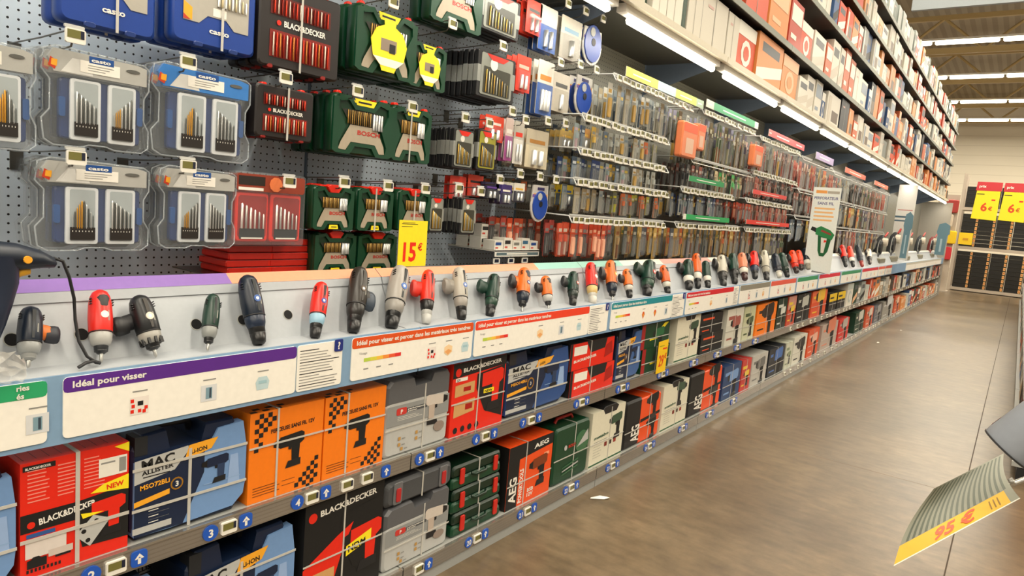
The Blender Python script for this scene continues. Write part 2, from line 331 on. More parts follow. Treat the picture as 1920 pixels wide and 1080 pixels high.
def panel(y0, y1, col, title, pics, label, scale=True, txt=0, q=False, far=False):
    w = y1-y0; o = MB(); h = P1-P0; m = MB()
    zb, zt = P0+.012, P1-.006; ye = w-txt
    m.slab(rr(0, ye, zb, zt, .01, 3), 0, .003, mat('f3f0e6', .45))
    hh = .034 if not far else .04
    m.flat(rr(0, ye, zt-hh, zt, .008, 2), .0034, mat(col, .4))
    if title: m.text(title, .018, zt-hh+.010, .0145, .0038, white, w=min(ye-.03, len(title)*.0092))
    if scale:
        cs = ['b8d04c', 'd8d24a', 'eebf46', 'ee8f3c', 'e65a34', 'dc2f2c']; sw = min(.16, ye*.33)
        for i, c in enumerate(cs): m.rect(.05+sw*i/6, .05+sw*(i+1)/6, zb+.055, zb+.067, .0036, mat(c, .5))
        m.text('Vissage', .03, zb+.08, .008, .0036, faint, bold=False)
        for i in range(3): m.rect(.05+sw*i/3, .05+sw*i/3+.02, zb+.03, zb+.034, .0036, faint)
    n = len(pics)
    for i, (f, kd) in enumerate(pics):
        yy = f*ye; s = .042 if not far else .05; picbox(m, yy, zb+.045, s, .0036, kd)
        for t in (0,): m.rect(yy-.016, yy+.018, zb+.078, zb+.081, .0036, faint)
    root = empty('information_panel', (FX+.0035, y0, 0)); tag(root, label, 'information sign', 'information panels along the display ledge')
    m.build('main_card', root)
    if txt:
        m = MB(); m.slab(rr(ye+.004, w-.004, zb, zt, .008, 3), 0, .003, mat('f3f0e6', .45))
        for i in range(14):
            yy = ye+.012; m.rect(yy, yy+(txt-.024)*random.uniform(.45, 1), zt-.018-i*.0085, zt-.0155-i*.0085, .0034, faint if i % 4 else ink)
        m.build('text_card', root)
        if q:
            m = MB(); m.slab(rr(w-.035, w-.005, zt-.032, zt+.004, .004, 2), .0035, .006, mat('23307a', .4)); m.text('?', w-.02, zt-.025, .022, .0064, white, center=True); m.build('question_mark_tab', root)
def py(px): return ycol(px, .9, FX)
panel(py(-110), py(86), '2fa36b', '', [(.9, 1)], 'white panel with green heading cut off at the left edge', scale=False)
g = MB(); g.text('ries', 0, .018, .0115, 0, white); g.text('és', 0, .001, .0115, 0, white); g = g.build('heading_text', None)
g.parent = [o for o in C.objects if o.name.startswith('information_panel')][-1]; g.location = (.005, py(28)-py(-110), P1-.0385)
panel(py(116), py(640), '5a2d8a', 'Idéal pour visser', [(.27, 0), (.56, 1), (.82, 3)], 'long white panel with purple heading about screwdriving', scale=False, txt=py(640)-py(552), q=True)
panel(py(656), py(883), 'd9521f', 'Idéal pour visser et percer dans les matériaux très tendres', [(.62, 0), (.77, 2), (.93, 3)], 'white panel with burnt orange heading and colour scale')
panel(py(887), py(1138), 'e8432a', 'Idéal pour visser et percer dans les matériaux tendres', [(.52, 2), (.72, 1), (.9, 3)], 'white panel with bright red heading left of the teal one', txt=py(1138)-py(1101), q=True)
panel(py(1143), py(1281), '238a96', 'Idéal pour percer dans les matériaux durs', [(.5, 4), (.7, 4), (.9, 1)], 'white panel with teal heading', txt=py(1281)-py(1257), q=True)
panel(py(1284), py(1383), 'd42a35', 'Idéal pour percer dans tous les matériaux', [(.5, 2), (.85, 1)], 'white panel with crimson heading right of the teal one', txt=.12)
fp = [(1385, 1441, '8d8a7c', 'grey heading'), (1443, 1490, 'e2604e', 'salmon red heading'), (1493, 1531, '3f9468', 'green heading nearest the camera after the salmon one'), (1534, 1573, 'd9394a', 'red heading right of the green one'), (1576, 1612, '3f9468', 'green heading further along the ledge'), (1615, 1645, 'd9394a', 'red heading near the far tools'), (1646, 1658, 'e2604e', 'short salmon heading near the far end'), (1659, 1671, 'e2604e', 'short salmon heading, last before the dark gap')]
for a, b, c, t in fp: panel(py(a), py(b), c, '', [(.3, 0), (.55, 1), (.78, 2)], 'small white panel with '+t, scale=False, far=True)
panel(py(1698), py(1764), 'c9c6b6', '', [(.2, 0), (.5, 4), (.8, 2)], 'long white panel closing the far end of the ledge', scale=False, far=True)

# ------------------------------------------------------------------ boxed goods on the two lower shelves
def drill_pic(m, y, z, s, x, body, grip, face=1, vert=False):
    sc = lambda p: scaled([(a*face, b) for a, b in p], y, z, s)
    fl = (lambda p: p if face > 0 else p[::-1])
    m.flat(fl(sc([(-.5, .18), (-.3, .12), (-.3, .38), (-.5, .32)])), x, mat('1b1b1d', .4))
    m.flat(fl(sc([(-.3, .1), (.38, .12), (.5, .2), (.5, .42), (.4, .48), (-.3, .42)])), x+.0001, body)
    m.flat(fl(sc([(.1, -.35), (.34, -.32), (.36, .14), (.08, .14)])), x+.0002, grip)
    m.flat(fl(sc([(-.1, -.52), (.4, -.5), (.4, -.3), (-.02, -.32)])), x+.0003, mat('202124', .4))
    m.flat(fl(sc([(-.02, .02), (.07, .0), (.09, .12), (-.02, .12)])), x+.0004, ink)
def straps(root, w, h, d, vs_=(), hs=(), r=.004):
    for y in vs_:
        MB().box(-d*.6, .0016, y-r, y+r, h+.0008, h+.0022, strapm).box(.0008, .0022, y-r, y+r, .002, h+.0022, strapm).build('strap', root)
    for z in hs:
        MB().box(.0022, .0034, -.001, w+.001, z-r*.9, z+r*.9, strapm).build('strap', root)
def put(o, x, y, z, rz=0): o.location = (x, y, z); o.rotation_euler = (0, 0, rz); return o
BX = -1.625
PHOTO = mat('c99a62', .5)

def bd_red(w, h, d):
    r = empty('drill_carton'); m = MB(); m.box(-d, 0, 0, w, 0, h, red)
    m.rect(0, w, h*.40, h*.56, .0006, ink); m.flat([(0, h*.52), (w, h*.60), (w, h*.47), (0, h*.40)], .0007, ink)
    m.text('BLACK&DECKER', w*.16, h*.445, h*.055, .001, white, w=w*.52, ang=.10); m.slab(circ(w*.09, h*.46, w*.035), .0008, .0012, red)
    for c in (.06, .32, .56):
        for i in range(9): m.rect(w*c, w*(c+random.uniform(.14, .2)), h*(.92-i*.033)-c*0, h*(.925-i*.033)+.0015, .0006, mat('f08a7a', .5))
    m.rect(w*.70, w*.98, h*.72, h*.89, .0008, white); m.rect(w*.9, w*.97, h*.74, h*.87, .001, faint); m.rect(w*.72, w*.86, h*.84, h*.855, .001, faint)
    m.flat([(w*.62, h*.60), (w, h*.56), (w, h*.70), (w*.75, h*.66)], .0009, yellow); m.text('NEW', w*.78, h*.60, h*.045, .0013, red, ang=.06); m.flat([(w*.85, h*.98), (w, h*.91), (w, h)], .0009, yellow)
    m.flat([(w*.5, h*.30), (w*.55, h*.13), (w, h*.11), (w, h*.52), (w*.55, h*.50)], .0009, ink)
    drill_pic(m, w*.76, h*.36, w*.42, .0012, red, red); m.flat([(w*.48, h*.25), (w*.65, h*.40), (w*.82, h*.33), (w*.62, h*.12)], .0017, ligrey)
    for a, b in ((.56, .27), (.68, .34), (.60, .18)): m.flat(circ(w*a, h*b, w*.025, 8), .0019, ink)
    m.flat([(w*.53, h*.44), (w*.75, h*.41), (w*.55, h*.39)], .0019, yellow)
    m.rect(w*.04, w*.40, h*.17, h*.33, .001, mat('d8cfc8', .5)); m.flat(scaled([(-.5, -.4), (.5, -.4), (.5, .25), (.2, .25), (.1, .4), (-.2, .4), (-.3, .25), (-.5, .2)], w*.14, h*.13, w*.17, h*.12), .0013, ink)
    m.rect(w*.24, w*.46, h*.14, h*.20, .0013, mat('c8bab0', .5)); m.rect(w*.3, w*.44, h*.12, h*.14, .0014, ink); m.rect(w*.05, w*.3, h*.35, h*.385, .001, blue)
    m.rect(w*.02, w*.3, h*.93, h*.975, .001, ink); m.text('BLACK&DECKER', w*.04, h*.94, h*.02, .0013, white, w=w*.22)
    for i in range(9): m.rect(w*(.05+i*.035), w*(.07+i*.035), h*.045, h*.075, .001, ink)
    for i in range(8): m.box(-d*.9, -d*.1, w*(.05+i*.11), w*(.055+i*.11), h, h+.0008, dred)
    m.build('box', r); straps(r, w, h, d, (w*.5,), (h*.33,), .0045); return r
def mac(w, h, d, model='MSO72BLi', sl=lblue):
    r = empty('drill_case_in_sleeve'); c = h*.22
    m = MB(); m.slab([(w*.05, 0), (w*.9, 0), (w*.97, h*.1), (w*.97, h*.72), (w*.88, h*.97), (w*.62, h*.97), (w*.58, h*.80), (w*.30, h*.80), (w*.26, h), (w*.08, h*.98), (0.0, h*.85), (0, h*.12)], -d, -.006, navy, .008); cs = m.build('case', r)
    MB().tube([(-d*.4, w*.28, h*.86), (-d*.35, w*.32, h*.97), (-d*.35, w*.56, h*.96), (-d*.4, w*.60, h*.86)], .010, dark, 8).build('handle', cs)
    MB().box(-d*.25, -.004, w*.02, w*.12, h*.80, h*.97, mat('25282c', .45)).build('latch', cs)
    m = MB(); out = [(.005, h*.05), (w*.30, h*.04), (w*.88, h*.06), (w*.98, h*.16), (w, h*.30), (w, h*.66), (w*.96, h*.92), (w*.72, h*.90), (w*.66, h*.78), (w*.32, h*.76), (.005, h*.74)]
    m.slab(out, -.03, 0, sl); m.flat([(.005, h*.05), (w*.42, h*.045), (w*.60, h*.50), (w*.60, h*.78), (.005, h*.74)], .0006, navy)
    m.flat([(.004, h*.54), (w*.34, h*.60), (w*.46, h*.76), (w*.45, h*.80), (.004, h*.76)], .0012, ligrey)
    m.text('MAC', w*.07, h*.665, h*.09, .0016, ink, w=w*.27, ang=.06); m.text('ALLISTER', w*.07, h*.615, h*.04, .0016, ink, w=w*.26, ang=.06); m.rect(w*.08, w*.30, h*.59, h*.60, .0016, ink)
    m.flat([(w*.42, h*.66), (w*.66, h*.72), (w*.72, h*.82), (w*.46, h*.80)], .0013, amber); m.text('Li-ION', w*.48, h*.71, h*.04, .0016, ink, ang=.08)
    m.text(model, w*.06, h*.48, h*.045, .0014, amber, w=w*.24, ang=.05); m.flat([(.004, h*.33), (w*.30, h*.38), (w*.30, h*.43), (.004, h*.38)], .0012, amber)
    m.slab(circ(w*.36, h*.46, w*.055), .0012, .0018, gold); m.flat(circ(w*.36, h*.46, w*.042), .0020, navy); m.text('3', w*.36, h*.435, h*.05, .0024, white, center=True)
    for i in range(3): m.rect(w*.13, w*.30, h*(.29-i*.055), h*(.292-i*.055), .0012, faint); m.rect(w*.13, w*.21, h*(.255-i*.055)+.002, h*(.27-i*.055), .0014, white)
    m.rect(w*.005, w*.32, h*.075, h*.135, .0014, ligrey)
    drill_pic(m, w*.70, h*.50, w*.25, .0014, navy, mat('2b3d5c', .4)); m.rect(w*.6, w*.94, h*.36, h*.37, .0011, mat('86a6d0', .5))
    m.flat(scaled([(-.5, -.5), (.5, -.5), (.3, .5), (-.3, .5)], w*.88, h*.45, w*.12, h*.3), .0009, mat('8fabd6', .5))
    m.build('sleeve', r)
    straps(r, w, h*.76, d, (w*.47,), (h*.30, h*.68), .004); return r
def orange_box(w, h, d):
    r = empty('orange_drill_carton'); m = MB(); m.box(-d, 0, 0, w, 0, h, orange)
    c = w*.055
    for i, j in ((0, 0), (1, 1), (2, 0), (3, 1), (0, 2), (1, 3), (2, 2), (0, 4), (4, 0), (1, -1), (0, 6), (3, -1), (1, 5)):
        if j >= -1: m.rect(w*.06+i*c, w*.06+(i+1)*c, h*.93-(j+1)*c, h*.93-j*c, .0007, ink)
    for i, j in ((0, 0), (1, 1), (2, 0), (2, 2), (3, 1), (3, 3), (4, 0), (4, 2), (4, 4), (3, -1), (5, 3), (5, 5), (5, 1)):
        m.rect(w*.62+i*c, w*.62+(i+1)*c, h*.03+(j)*c, h*.03+(j+1)*c, .0007, ink)
    m.text('PERCEUSE SANS FIL 12V', w*.27, h*.74, h*.045, .001, ink, w=w*.6, ang=.04)
    drill_pic(m, w*.52, h*.50, w*.42, .001, ink, ink)
    for i in range(4): m.rect(w*.06, w*(.38+.03*(i % 2)), h*(.16-i*.03), h*(.168-i*.03), .0008, mat('6b3a0a', .5))
    m.rect(w*.44, w*.62, h*.155, h*.16, .0008, ink); m.rect(w*.44, w*.62, h*.10, h*.105, .0008, ink)
    for i in range(6): m.box(-d*.08-(i % 2)*.02, -d*.02-(i % 2)*.02, w*.02+i*.02, w*.02+(i+1)*.02, h, h+.0007, ink)
    m.build('box', r); straps(r, w, h, d, (w*.36,), (h*.62,), .003); return r
def grey_case(w, h, d):
    r = empty('grey_tool_case'); m = MB()
    m.slab(rr(0, w, 0, h*.72, .018), -d, 0, ligrey, .008, False); m.build('body', r)
    m = MB(); m.slab([(0, h*.66), (w, h*.66), (w, h*.93), (w*.96, h*.99), (w*.72, h), (w*.68, h*.88), (w*.42, h*.86), (w*.38, h*.99), (w*.06, h*.98), (0, h*.90)], -d, .001, mat('5a5b5e', .42), .010); sd = m.build('shoulder', r)
    MB().tube([(-d*.5, w*.42, h*.86), (-d*.5, w*.45, h*.97), (-d*.5, w*.68, h*.99), (-d*.5, w*.72, h*.88)], .010, dgrey, 8).build('handle', sd)
    for y in (.2, .85): MB().slab(rr(w*y-.014, w*y+.014, h*.93, h*1.0, .004, 1), -d*.6, -d*.3, mat('9a2f2a', .4), .002).build('latch', sd)
    m = MB(); m.rect(w*.0+.004, w-.004, h*.40, h*.66, .0016, mat('8b8d8c', .45)); m.rect(w*.2, w*.62, h*.545, h*.60, .002, dgrey); m.slab(rr(w*.15, w*.30, h*.53, h*.62, .006), .0018, .0026, mat('c43a34', .4)); m.text('P', w*.225, h*.545, h*.055, .003, white, center=True)
    m.text('performance', w*.32, h*.575, h*.02, .0024, white, w=w*.26); m.text('power', w*.32, h*.55, h*.018, .0024, white, w=w*.14)
    for i in range(3): m.rect(w*.17, w*(.45+.05*i), h*(.50-i*.02), h*(.504-i*.02), .002, white)
    drill_pic(m, w*.78, h*.50, w*.36, .0024, mat('c9bfb4', .4), mat('b8a89a', .4), -1)
    for a, b in ((.2, .2), (.2, .12), (.46, .22), (.46, .14), (.24, .06)): m.rect(w*a, w*a+.012, h*b, h*b+.012, .002, mat('b48a4a', .5)); m.rect(w*a+.018, w*a+.034, h*b+.002, h*b+.006, .002, faint)
    m.slab(circ(w*.84, h*.24, w*.09, 12, h*.07), .0016, .003, mat('8d7f76', .4)); m.build('label_sheet', r)
    straps(r, w, h*.86, d, (w*.58,), (h*.36,), .003); return r
def bd12(w, h, d, dark_low=False):
    r = empty('cordless_drill_carton'); m = MB(); m.box(-d, 0, 0, w, 0, h, red if not dark_low else ink)
    m.flat([(0, h*.80), (w, h*.86), (w, h), (0, h)], .0006, ink); m.text('BLACK&DECKER', w*.18, h*.865, h*.055, .001, white, w=w*.72, ang=.05); m.slab(circ(w*.09, h*.875, w*.05), .0008, .0012, red)
    m.flat([(w*.44, h*.80), (w*.98, h*.86), (w*.98, h*.10), (w*.62, h*.25), (w*.44, h*.60)], .0007, ink)
    if dark_low:
        m.flat([(0, h*.42), (w*.4, h*.62), (w*.6, h*.70), (w*.45, h*.4), (w*.3, 0), (0, 0)], .0009, red); m.rect(w*.02, w*.38, h*.05, h*.34, .0012, PHOTO)
        m.flat([(w*.52, h*.38), (w*.85, h*.46), (w*.85, h*.56), (w*.52, h*.48)], .0014, yellow); m.text('NEW', w*.55, h*.41, h*.065, .0018, ink, ang=.1)
        drill_pic(m, w*.73, h*.42, w*.52, .0010, red, red)
    else:
        m.rect(w*.05, w*.26, h*.75, h*.80, .001, white); m.text('12V', w*.07, h*.755, h*.035, .0013, ink)
        m.flat([(w*.05, h*.54), (w*.40, h*.56), (w*.40, h*.72), (w*.05, h*.70)], .001, PHOTO); m.rect(w*.2, w*.33, h*.6, h*.66, .0013, dred)
        m.flat([(w*.05, h*.26), (w*.42, h*.30), (w*.42, h*.48), (w*.05, h*.46)], .001, PHOTO); m.rect(w*.25, w*.38, h*.34, h*.42, .0013, dred)
        drill_pic(m, w*.70, h*.54, w*.52, .001, red, red); m.rect(w*.58, w*.78, h*.50, h*.56, .0016, yellow); m.text('NEW', w*.60, h*.51, h*.035, .002, ink, w=w*.15)
        for i in range(4): m.flat(circ(w*(.1+i*.13), h*.08, w*.04, 8), .001, ink)
    m.build('box', r); straps(r, w, h, d, (w*.48,), (h*.45,), .003); return r
def bd_low(w, h, d):
    r = empty('flat_drill_carton'); m = MB(); m.box(-d, 0, 0, w, 0, h, red); m.flat([(w*.35, h), (w*.45, h*.55), (w*.78, h*.62), (w*.82, h)], .0006, ink)
    m.rect(0, w*.05, 0, h, .0008, ink); m.rect(w*.08, w*.36, h*.55, h*.88, .0008, white); m.text('BLACK&DECKER', w*.09, h*.28, h*.10, .001, white, w=w*.5, ang=.05)
    m.flat(scaled([(-.5, -.4), (.5, -.2), (.3, .5), (-.4, .3)], w*.88, h*.5, w*.2, h*.7), .0008, dred); m.box(-d, -.001, -.0012, -.0002, 0, h, ink); m.box(-d, 0, 0, w, h, h+.001, ink)
    m.build('box', r); straps(r, w, h, d, (w*.45,), (), .003); return r
def bosch_flat(w, h, d):
    r = empty('green_tool_case'); MB().slab(rr(0, w, 0, h*.48, .012), -d, 0, green, .008).build('lower_shell', r)
    ld = MB().slab(rr(0.002, w-.002, h*.5, h*.98, .016), -d, -.001, dgreen, .008).build('lid', r)
    for y in (.18, .86): MB().slab(rr(w*y-.013, w*y+.013, h*.2, h*.85, .004, 1), 0, .006, mat('c4281e', .35), .001).build('latch', ld)
    MB().tube([(.002, w*.36, h*.5), (.012, w*.4, h*.45), (.012, w*.62, h*.45), (.002, w*.66, h*.5)], .006, dgreen, 6).build('handle', ld)
    straps(r, w, h, d, (w*.52,), (), .003); return r
def grey_flat(w, h, d):
    r = empty('grey_flat_case'); MB().slab(rr(0, w, 0, h, .02), -d, 0, dgrey, .012).build('body', r)
    for y in (.16, .84):
        MB().slab(rr(w*y-.022, w*y+.022, h*.08, h*.98, .008, 2), 0, .004, mat('6a6b6e', .4), .002).build('end_block', r)
        MB().slab(rr(w*y-.011, w*y+.011, h*.2, h*.75, .004, 1), .004, .008, mat('b02a2c', .4), .001).build('latch', r)
    straps(r, w, h, d, (w*.52,), (), .003); return r
def aeg(w, h, d, bag=False):
    r = empty('power_tool_carton'); m = MB(); m.box(-d, 0, 0, w, 0, h, mat('e8501c', .45)); m.rect(0, w*.24, 0, h, .0006, ink)
    m.box(-d, -.001, -.0012, -.0002, 0, h, ink); m.flat([(0, h*.74), (w, h*.82), (w, h), (0, h)], .0008, ink)
    m.text('AEG', w*.20, h*.08, w*.15, .0012, white, w=h*.42, ang=PI/2); m.text('POWERTOOLS', w*.34, h*.04, w*.08, .0012, white, w=h*.55, ang=PI/2)
    m.text('BSB', w*.46, h*.16, h*.06, .0012, white, w=w*.14); m.text('12V', w*.46, h*.08, h*.06, .0012, white, w=w*.14)
    m.text('AEG', w*.55, h*.84, h*.075, .0012, white, w=w*.34, ang=.05)
    drill_pic(m, w*.68, h*.45, w*.42, .0012, mat('7c3a1c', .4), ink); m.rect(w*.8, w*.92, h*.66, h*.71, .0012, mat('f3a07a', .5))
    for i in range(5): m.box(-d*.9, -.01, w*(.1+i*.18), w*(.16+i*.18), h, h+.001, mat('e8501c', .45))
    m.build('box', r); straps(r, w, h, d, (w*.38,), (h*.38,), .003); return r
def bosch_tall(w, h, d):
    r = empty('tall_green_case'); MB().slab(rr(0, w, 0, h, .02), -d, 0, green, .010).build('body', r)
    m = MB(); m.slab(circ(w*.78, h*.62, w*.2, 12, h*.2), .0, .003, mat('3f6a4a', .4)); m.flat([(w*.62, h*.55), (w*.95, h*.62), (w*.92, h*.82)], .0035, ligrey); m.text('BOSCH', w*.38, h*.60, h*.055, .003, mat('c4281e', .4), w=w*.22); m.slab(circ(w*.3, h*.62, w*.04), .002, .003, ligrey)
    for i in range(3): m.flat([(w*.25, h*(.14+i*.06)), (w*.7, h*(.20+i*.06)), (w*.7, h*(.23+i*.06)), (w*.25, h*(.16+i*.06))], .003, ligrey if i == 1 else mat('3f6a4a', .4))
    m.build('label_sheet', r); MB().tube([(-d*.4, w*.25, h), (-d*.4, w*.3, h*1.07), (-d*.4, w*.7, h*1.07), (-d*.4, w*.75, h)], .008, mat('b02a20', .4), 8).build('handle', r)
    straps(r, w, h, d, (w*.56,), (h*.45,), .003); return r
def metabo(w, h, d, kind=0):
    r = empty('white_tool_carton'); m = MB(); m.box(-d, 0, 0, w, 0, h, mat('dcd8c2', .5))
    drill_pic(m, w*.72, h*.72 if kind else h*.62, w*.4, .0008, mat('35503c', .4), ink, 1 if not kind else -1)
    m.text('metabo', w*.10, h*.50, h*.055, .001, mat('24503a', .5), w=w*.42, ang=.03); m.rect(0, w, h*.02, h*.05, .0006, mat('2a5a3e', .5)); m.rect(w*.1, w*.5, h*.44, h*.45, .0008, faint)
    for i, cc in enumerate(('7a2a20', '3a2c20', '96382c')): m.rect(w*(.42+i*.14), w*(.50+i*.14), h*.30, h*.38, .0008, mat(cc, .5))
    for i in range(5): m.rect(w*.1, w*(.34-.03*(i % 2)), h*(.36-i*.05), h*(.366-i*.05), .0008, faint)
    m.build('box', r)
    MB().slab([(w*.3, h), (w*.36, h*.9), (w*.72, h*.9), (w*.78, h), (w*.7, h*1.05), (w*.35, h*1.05)], -d*.8, .0006, dark, .003).build('case_top', r)
    straps(r, w, h, d, (w*.56,), (h*.42,), .003); return r
def aeg_bag(w, h, d):
    r = empty('black_tool_bag'); MB().slab(rr(0, w*.46, 0, h*.98, .015), -d, -.001, mat('151617', .55), .012).build('case', r)
    m = MB(); m.slab(rr(w*.40, w, .004, h*.96, .012), -d*.9, .0, mat('e8501c', .45), .006); m.flat([(w*.42, h*.45), (w, h*.50), (w, h*.56), (w*.42, h*.52)], .001, ink)
    drill_pic(m, w*.74, h*.72, w*.36, .001, ink, ink); drill_pic(m, w*.76, h*.25, w*.3, .001, ink, ink); m.text('AEG', w*.40, h*.1, w*.22, .0012, white, w=h*.35, ang=PI/2)
    m.build('sleeve', r); straps(r, w, h, d, (w*.68,), (h*.35,), .003); return r
def generic(w, h, d, base, pats):
    r = empty('power_tool_carton'); m = MB(); m.box(-d, 0, 0, w, 0, h, base); pats(m, w, h); m.build('box', r); straps(r, w, h, d, (w*.5,), (h*.4,) if w > .06 else (), .0028); return r
def pat_green_yellow(m, w, h):
    m.flat([(w*.5, h*.55), (w*.8, h*.95), (w*.95, h*.95), (w*.6, h*.5)], .0008, yellow); m.rect(0, w*.12, 0, h, .0006, mat('9a2020', .5)); m.flat([(w*.3, h*.3), (w*.6, h*.34), (w*.3, h*.38)], .0008, yellow); drill_pic(m, w*.6, h*.3, w*.4, .001, mat('2c6a44', .4), ink)
def pat_split(c1, c2, pic=True):
    def f(m, w, h):
        m.rect(0, w, h*.55, h, .0006, mat(c1, .45)); m.rect(w*.1, w*.6, h*.7, h*.8, .0009, mat(c2, .45)); m.rect(w*.1, w*.4, h*.15, h*.2, .0009, mat(c2, .45))
        if pic: drill_pic(m, w*.55, h*.4, w*.6, .0012, mat(c2, .45), ink)
    return f

def place(o, px, lev, label, cat='tool box', group=None, rz=0, dx=0, y=None, z=None):
    z = (Z2, Z1)[lev]+.0005 if z is None else z
    o.location = (BX+dx, ycol(px, z, BX) if y is None else y, z); o.rotation_euler = (0, 0, rz); tag(o, label, cat, group); return o
def wd(a, b, lev): z = (Z2, Z1)[lev]; return ycol(b, z, BX)-ycol(a, z, BX)-.004
G1 = 'boxed power tools on the middle shelf'; G2 = 'boxed power tools on the lowest shelf'
place(mac(wd(-195, 34, 0), .262, .2), -195, 0, 'blue sleeved tool case cut off by the left edge of the picture', 'tool case', G1)
place(bd_red(wd(38, 242, 0), .262, .17), 38, 0, 'red drill box with a yellow NEW flash above the black band', group=G1)
place(mac(wd(246, 460, 0), .272, .2), 246, 0, 'navy tool case in a light blue sleeve left of the orange boxes', 'tool case', G1)
ob = orange_box(wd(463, 602, 0), .262, .2); place(ob, 463, 0, 'left one of the two front orange chequered drill boxes', group=G1)
w3 = wd(463, 602, 0)
o = copy_tree(ob); place(o, 0, 0, 'right one of the two front orange chequered drill boxes, beside the grey case', group=G1, y=ob.location.y+w3+.006)
o = copy_tree(ob); place(o, 0, 0, 'orange chequered drill box standing behind the left front one', group=G1, y=ob.location.y+.012, dx=-.22)
o = copy_tree(ob); place(o, 0, 0, 'orange chequered drill box standing behind the right front one', group=G1, y=ob.location.y+w3+.022, dx=-.22)
place(grey_case(wd(718, 838, 0), .275, .16), 718, 0, 'grey tool case with two red topped shoulders on the middle shelf', 'tool case', G1)
place(bd12(wd(841, 941, 0), .285, .16), 841, 0, 'red and black 12V drill box with two wood photos on the middle shelf', group=G1)
place(mac(wd(945, 1060, 0), .285, .2, 'MSO14BLi', mat('2c4d85', .4)), 945, 0, 'dark blue sleeved case right of the red 12V box', 'tool case', G1)
o = bd_low(wd(1066, 1148, 0), .13, .2); place(o, 1066, 0, 'flat red and black drill box, lower of the pair stacked', group=G1)
o2 = copy_tree(o); place(o2, 1066, 0, 'flat red and black drill box, upper of the pair stacked', group=G1, z=Z2+.1325)
place(mac(wd(1152, 1197, 0), .285, .2, 'MSO18', mat('3f6096', .4)), 1152, 0, 'narrow blue sleeved case between the red pair and the green boxes', 'tool case', G1)
o = generic(wd(1200, 1252, 0), .142, .2, green, pat_green_yellow); place(o, 1200, 0, 'green box with yellow lightning shape, lower of two, behind the yellow price card', group=G1)
o2 = copy_tree(o); place(o2, 1200, 0, 'green box with yellow lightning shape, upper of two', group=G1, z=Z2+.144)
place(metabo(wd(1262, 1306, 0), .285, .2), 1262, 0, 'white carton with green drill picture, right of the green boxes', group=G1)
o = generic(wd(1311, 1352, 0), .135, .2, ink, pat_split('1b1b1b', 'e8501c', False)); place(o, 1311, 0, 'black and orange flat box, lower of the stacked pair', group=G1)
o2 = copy_tree(o); place(o2, 1311, 0, 'black and orange flat box, upper of the stacked pair', group=G1, z=Z2+.137)
place(generic(wd(1357, 1388, 0), .27, .2, mat('cfcdbf', .5), pat_split('d8d6c8', 'a05a50')), 1357, 0, 'pale box with small red lettering left of the tall orange pair', group=G1)
place(generic(wd(1390, 1411, 0), .26, .2, mat('c4c6a8', .5), pat_split('bfc29c', '4a5a3c')), 1390, 0, 'pale green box with white strap beside the tall orange box', group=G1)
place(generic(wd(1414, 1451, 0), .255, .2, orange, pat_split('f07a12', '2a1a0c')), 1414, 0, 'bright orange tool box in the distance on the middle shelf', group=G1)
place(generic(wd(1453, 1471, 0), .27, .2, dgreen, pat_split('123022', 'cfd2c8')), 1453, 0, 'dark green box right of the distant bright orange box', group=G1)
place(generic(wd(1473, 1488, 0), .27, .2, mat('c24a32', .5), pat_split('c88a7a', 'e8c23a')), 1473, 0, 'slim salmon and yellow box beside the dark green one', group=G1)
place(generic(wd(1490, 1515, 0), .27, .2, dark, pat_split('202421', 'b8bab0')), 1490, 0, 'black box with a white strap before the distant red boxes', group=G1)
place(generic(wd(1518, 1546, 0), .27, .2, mat('d4502c', .5), pat_split('e2683e', 'e8b83a')), 1518, 0, 'orange red box left of the black and yellow cases', group=G1)
place(generic(wd(1552, 1566, 0), .2, .2, dark, pat_split('e8c020', '1c1c1c', False)), 1552, 0, 'black case with yellow bars, left of two far along the middle shelf', 'tool case', G1)
place(generic(wd(1568, 1582, 0), .2, .2, dark, pat_split('e8c020', '1c1c1c', False)), 1568, 0, 'black case with yellow bars, right of two far along the middle shelf', 'tool case', G1)
# lowest shelf
m0 = mac(.335, .345, .2); place(m0, 0, 1, 'navy tool case with a badged sleeve, farther back on the lowest shelf', 'tool case', G2, y=.845, dx=-.22)
o = copy_tree(m0); place(o, 0, 1, 'navy sleeved tool case at the bottom edge, left of the black drill box', 'tool case', G2, y=.905, dx=0)
o = copy_tree(m0); place(o, 0, 1, 'navy sleeved tool case in the bottom left corner', 'tool case', G2, y=ycol(60, .3, BX)-.06)
place(bd12(wd(563, 711, 1), .355, .17, True), 563, 1, 'large black and red drill box with a yellow NEW flash on the lowest shelf', group=G2)
g0 = grey_case(wd(716, 838, 1), .235, .16); place(g0, 716, 1, 'light grey tool case under the flat dark one on the lowest shelf', 'tool case', G2)
place(grey_flat(wd(722, 846, 1), .090, .15), 722, 1, 'dark grey flat case with two red latches laid on the grey case', 'tool case', G2, z=Z1+.238)
w = wd(846, 938, 1); o = bosch_flat(w, .098, .2)
for i, t in enumerate(('bottom', 'middle', 'top')):
    q = o if i == 0 else copy_tree(o); place(q, 846, 1, 'flat green case with red latches, %s one of the stack of three' % t, 'tool case', 'stack of flat green cases', z=Z1+.001+i*.100)
place(aeg(wd(946, 1029, 1), .285, .17), 946, 1, 'orange and black power tool box with white upright letters', group=G2)
place(bosch_tall(wd(1033, 1099, 1), .285, .16), 1033, 1, 'tall green tool case wrapped in white straps', 'tool case', G2)
place(metabo(wd(1102, 1164, 1), .295, .18), 1102, 1, 'wide white carton with a drill picture, left of the black case', group=G2)
place(aeg_bag(wd(1167, 1232, 1), .285, .18), 1167, 1, 'black case with a red orange front sleeve, nearer of the two', 'tool case', G2)
